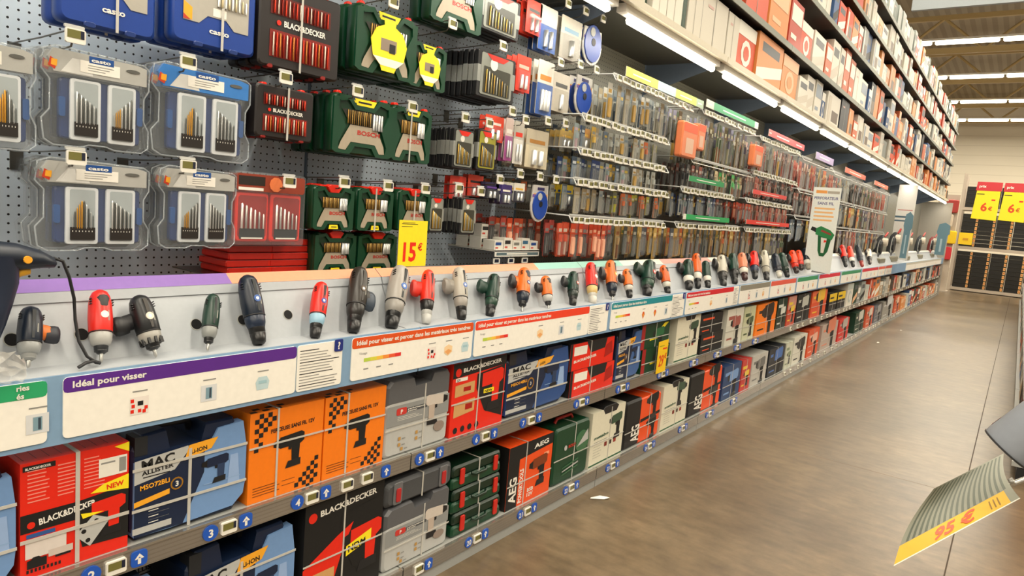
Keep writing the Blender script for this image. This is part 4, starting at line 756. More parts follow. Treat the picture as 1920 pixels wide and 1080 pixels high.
hang(lambda w, h: plain_card(w, h, 'e0452c', 'c93a28', '3a2a2a', 2), 876, 368, 904, 326, XF-.06, 'red card right of two under the black cassettes', 'carded accessory', GK, None, 2, -.03, 'right red card under the cassettes')
hang(lambda w, h: plain_card(w, h, '2a2448', '1c1a24', '6a4a9a', 2), 908, 372, 934, 340, XF-.03, 'dark purple packet under the small row of labels', 'carded accessory', GK, None, 6, -.022, 'dark purple packet')
# red flat clam boxes stacked behind the ledge
for k in range(5):
    m = MB(); m.slab(rr(0, .31, 0, .021, .004, 1), -.16, 0, red, .002); m.box(.0, .002, .003, .15, .002, .019, mat('d03024', .3)); m.box(.0, .002, .16, .30, .002, .019, mat('d03024', .3)); r = empty('flat_red_box'); m.build('tray', r)
    MB().slab(rr(-.004, .345, .0205, .0225, .0005, 1), -.17, .004, clear).build('clear_lid', r)
    y, z = at(425, 508, -2.0); put(r, -2.0+random.uniform(-.004, .004), y+random.uniform(-.006, .006), z+.0235*k-.012); tag(r, 'flat red clam pack lying behind the ledge, %s from the bottom of its pile' % nth(k+1), 'drill bit pack', 'pile of flat red packs')
m = MB(); yA, zA = at(425, 508, -2.0); m.box(-2.24, -1.985, yA-.05, yA+.36, zA-.017, zA-.0125, wire); s = m.build('wire_tray'); tag(s, 'thin metal tray under the pile of flat red packs', 'tray')
# 15 euro price card
y0, z0 = at(745, 500, -1.838); r = empty('price_card', (-1.838, y0, z0)); r.scale = (1, .93, .97); tag(r, 'yellow price card reading 15 euro standing on the ledge', 'price sign')
m = MB(); m.slab([(0, 0), (.16, 0), (.157, .178), (-.003, .178)], -.002, 0, yellow); m.text('15', .026, .022, .072, .0006, red, w=.073); m.text('€', .108, .062, .028, .0006, red); m.rect(.01, .10, .163, .165, .0006, ink); m.rect(.01, .07, .153, .155, .0006, ink); m.rect(.015, .085, .168, .170, .0006, mat('8a7a20', .5)); m.build('card', r)
# small shelf of white boxes
y0, _ = at(884, 447, WX+.03); yA, zA = at(932, 470, -1.96); yB = ycol(1014, zA, -1.96)
r = empty('accessory_shelf', (WX, yA, zA)); tag(r, 'small cream metal shelf full of white boxes under the disc card', 'shelf')
MB().box(.003, .30, 0, yB-yA, -.006, 0, mat('c9c6bc', .4)).box(.296, .30, 0, yB-yA, -.03, .006, white).build('shelf_plate', r)
MB().rect(.01, yB-yA-.01, -.024, -.010, .3006, mat('5d7278', .4)).rect(.09, .26, -.021, -.013, .3009, white).build('strip_label', r)
for i in range(3): MB().slab(rr(.0+i*.115, .05+i*.115, -.065, -.038, .003, 1), .29, .294, tag_w).rect(.008+i*.115, .04+i*.115, -.058, -.043, .2945, lcdk).build('price_label', r)
wi = (yB-yA)/5
for row in range(3):
    for i in range(5):
        m = MB(); hh = .045+.012*((i+row) % 2); m.box(-.07, 0, 0, wi-.006, 0, hh, mat('e0ddd2', .5)); m.rect(wi*.1, wi*.7, hh*.5, hh*.8, .0006, mat(('2a4a8a', '2a2a2a', '7a7a72', '3a6a8a')[(i+row) % 4], .5)); m.rect(wi*.1, wi*.4, hh*.15, hh*.3, .0006, mat('c04a3a', .5))
        o = m.build('small_white_box'); o.location = (-1.98-row*.085, yA+.003+i*wi, zA+.001); tag(o, 'small white accessory box, %s from the left, %s row of the small shelf' % (nth(i+1), ('front', 'middle', 'back')[row]), 'small box', 'white boxes on the small shelf')
        if row > 0:
            q = o.copy(); C.objects.link(q); q.location.z += hh+.001; q['label'] = 'small white accessory box, %s from the left, upper layer of the %s row' % (nth(i+1), ('front', 'middle', 'back')[row])

# ------------------------------------------------------------------ long rails of carded goods
XR = -1.8
def card_proto(top, body, acc, style):
    m = MB(); m.slab([(0, 0), (1, 0), (1, 1), (0, 1)], -.0035, -.001, mat(top, .4)); m.rect(0, 1, 0, .7, -.0008, mat(tuple((int(body[q_:q_+2], 16)/255*.8)**2.2 for q_ in (0, 2, 4)), .35)); m.rect(.15, .85, .74, .84, -.0006, mat(acc, .4))
    if style == 0:
        for y in (.32, .66): m.tube([(.005, y, .08), (.005, y, .55), (.005, y, .62)], [.0035, .0035, .001], mat('c9c9c6', .3, .8), 5)
    elif style == 1: m.slab(rr(.2, .8, .08, .6, .1, 2), -.001, .010, mat(acc, .35), 0)
    elif style == 2: m.slab([(.4, .05), (.6, .05), (.62, .66), (.38, .66)], -.001, .008, mat(acc, .3, .5)); m.slab([(.30, .45), (.70, .45), (.7, .66), (.3, .66)], -.001, .011, mat(top, .35))
    else: m.slab(circ(.5, .32, .34, 10, .22), -.001, .008, mat(acc, .35))
    m.slab(rr(.1, .9, .04, .68, .08, 1), .0, .012, clearc)
    o = m.build('carded_tool'); me = o.data; bpy.data.objects.remove(o); return me
palettes = {
 'mix': [card_proto(*a) for a in (('8a9290', 'b5b4a6', '6a7a86', 0), ('a9aca4', 'c9c6b8', '8a8474', 2), ('5a6a7c', '9aa0a0', 'c9a84a', 0), ('c9c6bc', 'a8a698', 'b08a3a', 1), ('70787a', 'c4c2b6', '3a4a5a', 2), ('9a8a6a', 'c9c0a8', 'a8a498', 0))],
 'blue': [card_proto(*a) for a in (('3a4a5a', '8fa0b0', 'c9d0d4', 0), ('c9a23a', 'a89a70', '8a8a80', 2), ('8a9a9c', 'c0c2b8', 'c8a8b0', 2), ('24386a', '3a4a6a', 'a8b0b8', 0), ('7a7f7c', 'b8b4a4', 'c8b04a', 0))],
 'yel': [card_proto(*a) for a in (('b8b43a', '9a9a80', 'c8c8b8', 0), ('6a6a5a', 'a8a488', 'c9c43a', 2), ('8a8a82', 'bab6a6', '9a9a8a', 0), ('c8683a', 'a89080', '8a8478', 2), ('3a3a38', '8a8a80', 'b8b8a8', 0))],
 'red': [card_proto(*a) for a in (('b8524a', '5a5452', '8a8a88', 0), ('d0563c', 'c8502f', 'e0d0c0', 2), ('cf4a2c', 'd9603a', 'f0b090', 1), ('e0603c', 'b8482c', 'c9b8a8', 0))],
 'grey': [card_proto(*a) for a in (('6a6c66', '8a8a80', '4a5054', 2), ('b08a3a', '9a8450', '5a6a3a', 0), ('4a504c', '6a6e6a', 'a8a89a', 0), ('a8885a', 'c0a87a', '8a5a3a', 2))],
 'brown': [card_proto(*a) for a in (('5a5468', '6a6a44', 'b0a888', 2), ('8a88a0', '5a5a3a', 'c9c6a8', 0), ('4a5a3a', 'a8b088', '8a5a3a', 2), ('6a5a3a', '8a7a5a', 'c8c4a8', 0))],
 'green': [card_proto(*a) for a in (('1f6a40', '5a7a5a', 'c9c9b8', 0), ('4aa85a', 'c9d0b8', '8a5a3a', 2), ('2a2c2a', '5a5a54', '8a8a80', 0), ('c9b890', '4a4a40', 'a88a6a', 2))],
 'gold': [card_proto(*a) for a in (('c8a45a', 'b8944a', 'e0c890', 0), ('c8683a', 'c0a070', 'd8b878', 2), ('8a7a6a', 'c0b090', '9a8a7a', 0), ('5a6068', '7a7a80', 'c0c0bc', 0))],
 'pink': [card_proto(*a) for a in (('b86a5a', 'c89a8a', 'a83a2a', 2), ('c9a89a', 'a88878', 'c0b0a0', 0), ('8a6a5a', 'c8b8a0', 'b85a4a', 2), ('5a4a54', 'a89a98', 'd0c0b0', 0))],
 'dark': [card_proto(*a) for a in (('2a2a2a', '4a4a46', '8a8a84', 2), ('4a3a34', '6a5a50', 'b8a890', 0), ('8a4a3a', '5a4a44', 'a8a098', 0))]}
CNAME = {'mix': 'pale clear', 'blue': 'bluish', 'yel': 'yellow topped', 'red': 'red orange', 'grey': 'grey', 'brown': 'brown green', 'green': 'green', 'gold': 'golden', 'pink': 'pinkish', 'dark': 'dark'}
cards = []; BAYN = {2: 'first railed bay', 3: 'second railed bay', 4: 'third railed bay', 5: 'fourth railed bay', 6: 'fifth railed bay', 7: 'sixth railed bay', 8: 'seventh railed bay'}
LV = ['top', 'second', 'third', 'fourth', 'lowest']
def card_rail(bayi, lv, z, y0, y1, segs, hc, pitch=.047, xr=XR, rail=True, labels=True, wc=None):
    """segs: (share of the rail, palette)"""
    if rail:
        r = empty('card_rail', (xr, y0, z)); tag(r, 'wire rail with a strip of small price labels, %s level of the %s' % (LV[lv], BAYN[bayi]), 'display rail', 'long wire display rails')
        L = y1-y0; m = MB(); m.tube([(-.02, 0, .02), (-.02, L, .02)], .003, wire, 4); m.tube([(0, 0, -.012), (0, L, -.012)], .003, white, 4); m.tube([(WX-xr+.003, .0, .03), (-.02, .0, .02), (0, 0, -.012)], .004, ligrey, 4); m.tube([(WX-xr+.003, L, .03), (-.02, L, .02), (0, L, -.012)], .004, ligrey, 4); m.build('rail_frame', r)
        m = MB(); m.box(-.022, -.018, .003, L-.003, .012, .030, ligrey); m.build('top_strip', r)
        if labels:
            yy = .004; lm = MB(); plabel(lm, .022, .002, .002, .044, .032); first = lm.build('price_label', r); first.location = (0, yy, 0); yy += .052
            while yy < L-.045:
                q = first.copy(); C.objects.link(q); q.parent = r; q.location = (random.uniform(-.006, .006), yy, random.uniform(-.004, .004)); yy += .052 if random.random() < .8 else .075
    y = y0+.004; k = 0; tot = 0
    bounds = []; acc = 0
    for sh, p in segs: acc += sh; bounds.append((acc, p))
    while y < y1-pitch*.6:
        f = (y-y0)/(y1-y0); p = next((p for a, p in bounds if f <= a+1e-6), bounds[-1][1]); k += 1
        if p:
            h = hc*random.uniform(.85, 1.12); w = (wc or pitch*.95)*random.uniform(.88, 1.0); x = xr-.035-random.uniform(0, .05)
            cards.append((y, p, x, z-.02-h, w, h, bayi, lv, k))
        y += pitch
card_rail(2, 0, 2.11, 3.23, 4.28, [(.8, 'mix'), (.2, 'brown')], .185)
card_rail(2, 1, 1.865, 2.96, 3.97, [(.15, 'blue'), (.6, 'mix'), (.25, 'yel')], .13)
card_rail(2, 2, 1.70, 2.95, 4.0, [(.6, 'blue'), (.4, 'mix')], .125)
card_rail(2, 3, 1.55, 2.94, 4.05, [(.3, 'mix'), (.7, 'yel')], .125)
card_rail(2, 4, 1.365, 2.93, 4.05, [(.45, 'red'), (.25, 'grey'), (.3, 'gold')], .175)
card_rail(2, 2, 1.72, 2.62, 2.92, [(.6, 'blue'), (.4, 'mix')], .10, xr=-1.98, rail=False)
card_rail(2, 3, 1.56, 2.64, 2.90, [(1, 'yel')], .10, xr=-1.98, rail=False)
card_rail(2, 4, 1.37, 2.60, 2.92, [(.7, 'red'), (.3, 'dark')], .15, xr=-1.98, rail=False)
card_rail(3, 0, 2.125, 4.46, 5.55, [(.08, 'mix'), (.92, 'brown')], .30)
card_rail(3, 1, 1.80, 4.35, 5.60, [(.45, 'dark'), (.55, 'green')], .17, labels=False)
card_rail(3, 2, 1.60, 4.25, 5.25, [(.1, 'mix'), (.6, 'blue'), (.3, 'dark')], .14)
card_rail(3, 4, 1.37, 4.22, 5.45, [(.3, 'gold'), (.5, 'grey'), (.2, 'gold')], .20)
card_rail(4, 0, 2.11, 5.72, 6.95, [(.3, 'pink'), (.2, 'mix'), (.5, 'pink')], .23)
card_rail(4, 1, 1.83, 5.60, 6.95, [(.6, 'pink'), (.4, 'dark')], .15)
card_rail(4, 2, 1.60, 5.55, 6.90, [(.2, 'red'), (.8, 'pink')], .15)
card_rail(4, 4, 1.37, 5.60, 6.95, [(.6, 'gold'), (.4, 'brown')], .22)
card_rail(5, 0, 2.09, 7.05, 8.40, [(.5, 'pink'), (.5, 'gold')], .28, .075, labels=False)
card_rail(5, 1, 1.78, 7.05, 8.40, [(.4, 'dark'), (.3, 'pink'), (.3, 'dark')], .2, .075, labels=False)
card_rail(5, 2, 1.52, 7.05, 8.40, [(.5, 'blue'), (.5, 'dark')], .2, .075, labels=False)
for b_, y_ in ((6, 8.45), (7, 9.85), (8, 11.2)):
    for lv, z in ((0, 2.07), (1, 1.76), (2, 1.45)): card_rail(b_, lv, z, y_, y_+1.3, [(.4, random.choice(['pink', 'dark', 'gold'])), (.6, random.choice(['dark', 'mix', 'brown', 'pink']))], .26, .085, labels=False)
cards.sort(key=lambda c: c[0]); rest = []
for i, (y, p, x, z, w, h, b_, lv, k) in enumerate(cards):
    me = random.choice(palettes[p])
    if i < 298:
        o = bpy.data.objects.new('carded_tool', me); C.objects.link(o); o.location = (x, y, z); o.scale = (1, w, h); o.rotation_euler = (0, 0, random.uniform(-.10, .10))
        tag(o, '%s carded tool, %s from left, %s level, %s%s' % (CNAME[p], nth(k), LV[lv], BAYN[b_], ', set back' if x < -1.99 else ''), 'carded tool', 'carded tools on the long rails')
    else: rest.append((me, x, y, z, w, h))
    for q_ in (.08, .17): rest.append((random.choice(palettes[p]), x-q_, y+random.uniform(-.012, .012), z+random.uniform(-.01, .012), w, h))
m = MB()
for me, x, y, z, w, h in rest:
    mats_ = list(me.materials)
    for poly in me.polygons:
        pass
    V = [(v.co.x+x, v.co.y*w+y, v.co.z*h+z) for v in me.vertices]; base = len(m.v); m.v += V
    for poly in me.polygons: m.f.append([base+q for q in poly.vertices]); m.m.append(m.mi(mats_[poly.material_index])); m.sm.append(False)
tag(m.build('carded_tools'), 'dense rows of carded tools behind the front cards and in the far bays', 'carded tools', None, 'stuff')
def header(y0, y1, z0, z1, cols, label, name='header_sign', x=XR+.012):
    r = empty(name, (x, y0, z0)); m = MB(); w = y1-y0; h = z1-z0; a = 0
    m.slab([(0, 0), (w, 0), (w, h), (0, h)], -.004, -.001, white)
    for sh, c in cols: m.rect(a*w, (a+sh)*w, 0, h, 0, mat(c, .4)); m.rect((a+sh*.2)*w, (a+sh*.75)*w, h*.4, h*.55, .0004, mat('e8e6dc', .4)); a += sh
    m.build('sign_board', r); [MB().tube([(-.03, q_, -.03), (-.006, q_, h*.6)], .003, wire, 4).build('clip', r) for q_ in (.02, w-.02)]; tag(r, label, 'shelf header sign')
header(3.31, 4.40, 2.135, 2.185, [(.36, 'e3cf5a'), (.23, 'a9c4cc'), (.3, 'b4cf55'), (.11, '9db59a')], 'yellow, blue and green header strip over the first long rail')
header(4.45, 5.55, 2.16, 2.21, [(.12, 'c9d0c0'), (.8, '1f8a58'), (.08, 'c9c9b8')], 'green header strip over the second railed bay')
header(5.84, 6.98, 2.15, 2.205, [(.08, 'd85a5a'), (.6, 'd8454a'), (.32, 'c93a44')], 'red header strip over the third railed bay')
header(7.45, 8.25, 2.13, 2.20, [(1, '9a8ab0')], 'short lilac header strip over the fourth railed bay')
header(8.9, 10.2, 2.12, 2.18, [(1, 'd8604c')], 'salmon header strip, nearer of two')
header(10.9, 12.1, 2.12, 2.18, [(1, 'd8705a')], 'salmon header strip, farther of two')
header(4.3, 4.95, 1.665, 1.70, [(1, '1f8a50')], 'green band between cards in the second railed bay, upper one')
header(4.28, 5.15, 1.415, 1.45, [(.05, 'd8d8c8'), (.95, '2a9a58')], 'green band just above the golden cards')
header(5.62, 6.6, 1.665, 1.70, [(1, 'd8403c')], 'red band in the third railed bay, upper one')
header(5.55, 6.8, 1.42, 1.455, [(1, 'd8382f')], 'red band in the third railed bay, lower one')
# big orange bags hooked at the end of the top rail
for (L, B, R, T, t) in ((1276, 292, 1304, 222, 'larger'), (1306, 280, 1320, 228, 'smaller, right'), (1412, 310, 1428, 268, 'farther, second bay')):
    x = -1.77; y0, z0 = at(L, B, x); y1 = ycol(R, z0, x); z1 = at(L, T, x)[1]; w, h = y1-y0, z1-z0
    r = empty('orange_hanging_pack', (x, y0, z0)); m = MB(); m.slab(rr(0, w, 0, h, .012, 2), -.05, 0, mat('d87a50', .4), .008); m.rect(w*.05, w*.95, h*.72, h*.97, .0006, mat('e8501c', .4)); m.rect(w*.25, w*.75, h*.12, h*.55, .0006, mat('cfa890', .4)); m.build('pack', r)
    MB().tube([(-.02, w/2, h-.005), (-.02, w/2, h+.025), (-.03, w/2, h+.03)], .003, wire, 4).build('loop', r); tag(r, 'orange pack hanging at the end of a long rail, %s one' % t, 'tool pack', 'orange hanging packs')

# ------------------------------------------------------------------ display drills on the sloping ledge
S = Vector((.460, 0, -.888)).normalized(); Nn = Vector((.888, 0, .460)).normalized(); LP = Vector((-1.799, 0, 1.099)); Yv = Vector((0, 1, 0))
TR = Matrix((Nn, Yv, -S)).transposed()
def drill(px0, py0, px1, py1, body, low, chuck, hdir, label, hcol=None, batt=None, mark=None, cap=None, fat=1.0, teeth=False, bit=True, silver=False, grp='display drills on the sloping ledge', hand=True):
    """(px0,py0) top of the body, (px1,py1) tip; the tool lies on the slope with its chuck pointing down"""
    def onslope(px, py):
        p0 = LP+Nn*.042; d = ray(px, py); e = Vector((0, 0, EYE)); t = (p0-e).dot(Nn)/d.dot(Nn); return e+d*t
    a, b = onslope(px0, py0), onslope(px1, py1); L = (a-b).length; v = (a-b).normalized()
    rt_ = empty('display_drill'); tag(rt_, label, 'drill', grp)
    X = Nn; Z = v; Y = Z.cross(X).normalized(); M = Matrix((X, Y, Z)).transposed().to_4x4(); M.translation = b; rt_.matrix_world = M
    R = .030*fat*(min(L, .26)/.24)**.5; body_m = mat(body, .35); low_m = mat(low, .35); ch = mat(chuck, .35, .3 if silver else 0)
    zc = .30 if bit else .20
    m = MB(); m.zloft([(L*.38, R*.90, R*.88), (L*.42, R*1.0, R*.98), (L*.60, R*1.06, R*1.02), (L*.80, R*1.02, R*.96), (L*.91, R*.92, R*.82), (L*.965, R*.70, R*.64), (L, R*.32, R*.30)], body_m, 16)
    if mark: m.slab(circ(0, L*.62, R*.34, 12), R*.9, R*1.08, mat(mark, .4)); m.slab(circ(0, L*.62, R*.16, 8), R*.9, R*1.09, white)
    for sgn in (-1, 1):
        for i in range(3): m.box(R*.15, R*.55, sgn*R*.93-.0015, sgn*R*.93+.0015, L*(.78+i*.035), L*(.79+i*.035), dark)
    m.zloft([(L*.395, R*1.01, R*.99), (L*.402, R*1.03, R*1.01), (L*.409, R*1.01, R*.99)], mat('202022', .5), 16); m.slab([(-R*.10, L*.44), (R*.10, L*.44), (R*.16, L*.90), (-R*.16, L*.90)], R*.80, R*(1.035 if not cap else .9), mat('202326', .5) if body not in ('2e2a26', '1a1c1e') else mat('3a3632', .5))
    m.rect(R*.30, R*.40, L*.54, L*.68, R*1.0, mat('8a8880', .5)); m.build('body', rt_)
    m = MB(); m.zloft([(L*.22, R*.60, R*.60), (L*.235, R*.76, R*.76), (L*.30, R*.90, R*.90), (L*.385, R*.96, R*.95), (L*.40, R*.90, R*.88)], low_m, 16)
    if teeth:
        for i in range(10): t = 2*PI*i/10; m.box(R*.84*math.cos(t)-.003, R*.84*math.cos(t)+.003, R*.84*math.sin(t)-.003, R*.84*math.sin(t)+.003, L*.21, L*.30, ch)
    m.build('collar', rt_)
    m = MB(); c0 = .12 if bit else .0; q_ = .8 if bit else 1; m.zloft([(L*c0, R*.40*q_, R*.40*q_), (L*(c0+.025), R*.60*q_, R*.60*q_), (L*.15, R*.72*q_, R*.72*q_), (L*.155, R*.64*q_, R*.64*q_), (L*.165, R*.72*q_, R*.72*q_), (L*.25, R*.76*q_, R*.76*q_)], ch, 14); ck_ = m.build('chuck', rt_)
    if bit: MB().tube([(0, 0, 0), (0, 0, L*.04), (0, 0, L*.12)], [.002, .0045, .0045], steel, 6).build('drill_bit', ck_)
    if cap: MB().zloft([(L*.74, R*.5, R*.55, R*.55), (L*.86, R*.6, R*.62, R*.5), (L*.97, R*.35, R*.4, R*.32), (L*.985, R*.1, R*.1, R*.3)], mat(cap, .5), 10).build('rear_grip', rt_)
    if hand:
        hx, hy = -R*.50, hdir; hc = mat(hcol or body, .45); q = L*.64
        pts = [(-R*.1, 0, q), (hx, hy*R*1.0, q-L*.01), (hx, hy*R*1.6, q-L*.03), (hx, hy*R*2.1, q-L*.05)]
        m = MB(); m.loft([(p, (R*.5, 0, 0), (0, 0, L*.13)) for p in pts], hc, 10); hd_ = m.build('handle', rt_)
        m = MB(); p = Vector(pts[-1]); m.loft([(p+Vector((0, hy*R*k, 0)), (R*.55*s_, 0, 0), (0, 0, L*.155*s_)) for k, s_ in ((-.75, .86), (-.4, .95), (.0, 1), (.30, .92), (.42, .7))], mat(batt or '1c1c1e', .45), 10); m.build('battery', hd_)
        m = MB(); m.loft([((hx, hy*R*1.4, q-L*.07), (R*.18, 0, 0), (0, R*.25, 0)), ((hx, hy*R*1.5, q-L*.03), (R*.2, 0, 0), (0, R*.3, 0))], mat('c8781c' if body in ('16202e', '1a1c1e', 'd96a28') else '1c1c1e', .4), 8); m.build('trigger', hd_)
    return rt_
NV = '16202e'; GR = '16342a'; RD = 'd4261c'
drill(58, 576, 53, 690, NV, '8f918f', '8a8b88', 1, 'navy drill with silver collar and orange grip at the left of the ledge', hcol='d9702a', batt='2a2c34', fat=1.05)
drill(187, 545, 190, 680, RD, 'a3a29e', '2a2c2e', -1, 'red and silver drill with black rear grip below the hanging cable', cap='2a2624', mark='e8d0cc', fat=1.0, hand=False)
drill(258, 555, 293, 670, '1a1c1e', '9a978f', '1a1a1a', -1, 'black drill with toothed silver collar and white orange emblem', mark='d9c8b8', teeth=True, fat=1.15, hcol='1c1c20')
drill(400, 552, 389, 658, GR, '858784', '1c1c1c', 1, 'small dark green screwdriver with silver ring', hand=False, fat=.85)
drill(462, 517, 487, 646, NV, '1f2a3c', '141414', 1, 'large dark navy drill right of the small green screwdriver', mark='3a5a9a', fat=1.1, hand=False, bit=False)
drill(603, 530, 590, 634, RD, '8fb4c8', '1c1c1c', 1, 'red drill with a blue ring and white label', mark='3a4aa0', fat=.95, bit=False, hand=False)
drill(675, 502, 662, 624, '2e2a26', '262422', '161616', 1, 'charcoal drill with orange stripe and grey battery', mark='4a3c30', batt='3a4450', fat=1.05, bit=False, hcol='2a2826')
drill(752, 500, 733, 616, '9a958e', '8a8680', '161616', 1, 'large grey drill with a red banded collar', mark='3a64b0', fat=1.15, bit=False, hand=False)
drill(803, 507, 799, 608, 'd93020', '1c1c1c', 'a8a8a4', -1, 'bright red drill with black and silver chuck', fat=.9, bit=False, hcol='c02a1c', batt='c02a1c')
drill(860, 502, 866, 600, 'a8a398', '8f8a82', '161616', -1, 'grey drill with red collar band, right of the bright red one', mark='4a6ab0', fat=1.0, bit=False, hcol='8a857c', batt='7a756e')
drill(927, 515, 918, 594, GR, '1c3a2c', '1a1a1a', -1, 'dark green drill right of the second grey one', fat=1.0, bit=False, batt='16342a')
drill(983, 503, 979, 585, 'd96a28', NV, '161616', -1, 'orange and navy drill under the teal band', cap='16202e', mark='2a3a6a', bit=True)
drill(1022, 518, 1029, 580, 'd96a28', 'a8a8a4', '1c1c1c', -1, 'small orange drill with silver collar', cap='2a2420', hcol='2a2420')
drill(1075, 510, 1074, 573, GR, '1c2a24', '1a1a1a', -1, 'dark green drill with a small red badge before the red one', mark='a83a30', bit=False)
drill(1107, 493, 1112, 570, RD, 'c8a86a', 'b8b4aa', 1, 'glossy red drill with white label in the middle of the ledge', mark='e8e0d8', bit=False, batt='1c2028')
drill(1144, 489, 1149, 565, 'c8642a', NV, '1c1c1c', -1, 'orange and navy drill standing taller right of the glossy red one', mark='e0a03a', bit=True)
drill(1174, 505, 1181, 558, 'd96a28', 'b8b4aa', '1c1c1c', -1, 'short orange drill with white collar', cap='2a2420', hcol='2a2420', bit=False)
drill(1217, 490, 1213, 555, GR, '1c3a2c', '141414', -1, 'large dark green drill with a red square badge', mark='c8281c', fat=1.3, bit=False, batt='122a20')
drill(1243, 498, 1253, 552, 'd05a24', 'c0bcb0', '1c1c1c', -1, 'orange drill with black rear right of the red badge one', cap='1c1c1c', bit=False, hcol='1c1c1c')
drill(1289, 488, 1292, 543, GR, 'cfcbc0', '1a1a1a', -1, 'dark green drill with white collar, nearer of two', bit=False, fat=1.2)
drill(1305, 476, 1309, 540, 'd05a24', 'c9c5ba', '1a1a1a', 1, 'orange drill between the two dark green white collared drills', cap='3a3028', bit=False, hand=False)
drill(1322, 490, 1328, 540, GR, 'cfcbc0', '1a1a1a', 1, 'dark green drill with white collar, farther of two', bit=False, hand=False)
far_d = [(1352, 479, 1357, 537, 'b0aa9c', '2a2826', '1c1c1c', 'pale grey drill far along the ledge', -1), (1373, 476, 1378, 532, GR, '1c1c1c', '161616', 'dark green drill with red dot after the pale grey one', -1), (1390, 475, 1397, 525, 'd07a5a', 'cfc8ba', '3a1c18', 'peach and white jigsaw like tool', 1), (1413, 472, 1416, 522, RD, '2a3244', '1c1c1c', 'small bright red drill far along the ledge', -1), (1432, 470, 1438, 526, 'a8a494', '8a8678', '1c1c1c', 'large beige tool far along the ledge', -1),
         (1452, 476, 1462, 520, NV, '2a2c34', 'b8b4a8', 'slim navy tool before the green one', 1), (1464, 474, 1477, 520, GR, '1c2a22', '1c1c1c', 'leaning green tool with a pink label', 1), (1484, 470, 1494, 512, 'e0401c', 'c02a18', '2a1c18', 'red orange tool left of the tall banner, left one', -1), (1496, 470, 1503, 506, 'e0401c', 'c02a18', '2a1c18', 'red orange tool left of the tall banner, right one', 1), (1508, 466, 1516, 505, '1a222c', 'cfccc0', '8a8678', 'dark tool with a white collar partly behind the banner', 1),
         (1578, 460, 1586, 500, 'c8281c', '1c1c1c', '1c1c1c', 'red tool right of the tall banner, left one', -1), (1592, 462, 1600, 500, 'e0402c', 'cfccc0', '1c1c1c', 'red and white tool right of the tall banner, right one', 1), (1607, 460, 1617, 500, '2a3038', '2a3038', '8a2a20', 'slim dark grey tool right of the red ones', 1), (1629, 468, 1631, 495, 'cfc6b8', '1c1c1c', '2a1c1c', 'cream tool before the saws', -1)]
for a, b, c, d, bo, lo, ck, t, hd in far_d: drill(a, b, c, d, bo, lo, ck, hd, t, bit=False, fat=1.15)
# cable holes in the ledge
for px, py in ((22, 637), (153, 627), (368, 608), (455, 600), (540, 590)):
    p0 = LP+Nn*.001; d = ray(px, py); e = Vector((0, 0, EYE)); t = (p0-e).dot(Nn)/d.dot(Nn); p = e+d*t
    o = MB().slab(circ(0, 0, .0145, 18), .0004, .0012, mat('050505', .8)).slab(circ(0, 0, .0165, 18), -.001, .0005, mat('a8a8a0', .5)).build('cable_hole')
    o.matrix_world = Matrix.Translation(p) @ TR.to_4x4(); tag(o, 'dark round cable hole in the white ledge, %s from the left' % nth([22, 153, 368, 455, 540].index(px)+1), 'cable hole', 'cable holes in the ledge')
# corded hammer drill at the left edge with its cable
r = empty('hammer_drill'); tag(r, 'dark navy hammer drill with orange button and yellow trigger at the left edge', 'drill')
XH_ = -1.72
def P3(px, py, x=XH_): y, z = at(px, py, x); return Vector((x, y, z))
m = MB(); m.loft([(P3(-110, 490), (.030, 0, 0), (0, 0, .03)), (P3(-40, 478), (.034, 0, 0), (0, .0, .034)), (P3(30, 482), (.030, 0, 0), (0, 0, .030)), (P3(75, 486), (.024, 0, 0), (0, 0, .020)), (P3(100, 492), (.016, 0, 0), (0, 0, .012)), (P3(105, 494), (.006, 0, 0), (0, 0, .004))], mat(NV, .4), 12); m.build('handle', r)
m = MB(); m.loft([(P3(-5, 478), (.035, 0, 0), (0, .040, 0)), (P3(-4, 530, -1.72), (.035, 0, 0), (0, .038, 0)), (P3(-12, 570, -1.71), (.033, 0, 0), (0, .034, 0)), (P3(-18, 610, -1.7), (.03, 0, 0), (0, .026, 0)), (P3(-22, 640, -1.69), (.018, 0, 0), (0, .018, 0))], mat('1a2436', .4), 12); m.build('body', r)
m = MB(); c = P3(52, 487, XH_+.031); m.slab([(y+c.y, z+c.z) for y, z in circ(0, 0, .008, 10)], c.x-.004, c.x+.004, amber); m.build('lock_button', r)
m = MB(); m.loft([(P3(28, 515), (.010, 0, 0), (0, 0, .010)), (P3(42, 508), (.011, 0, 0), (0, 0, .012)), (P3(56, 508), (.006, 0, 0), (0, 0, .008))], mat('d9a028', .4), 8); m.build('trigger', r)
MB().tube([P3(100, 484), P3(118, 490), P3(130, 520), P3(139, 560), P3(141, 600, -1.72), P3(148, 640, -1.70), P3(163, 668, -1.69), P3(180, 680, -1.68), P3(188, 681, -1.68)], .0036, dark, 8).tube([P3(147, 689, -1.665), P3(162, 680, -1.67), P3(175, 677, -1.68), P3(188, 681, -1.68)], .004, dark, 8).build('power_cord', r)

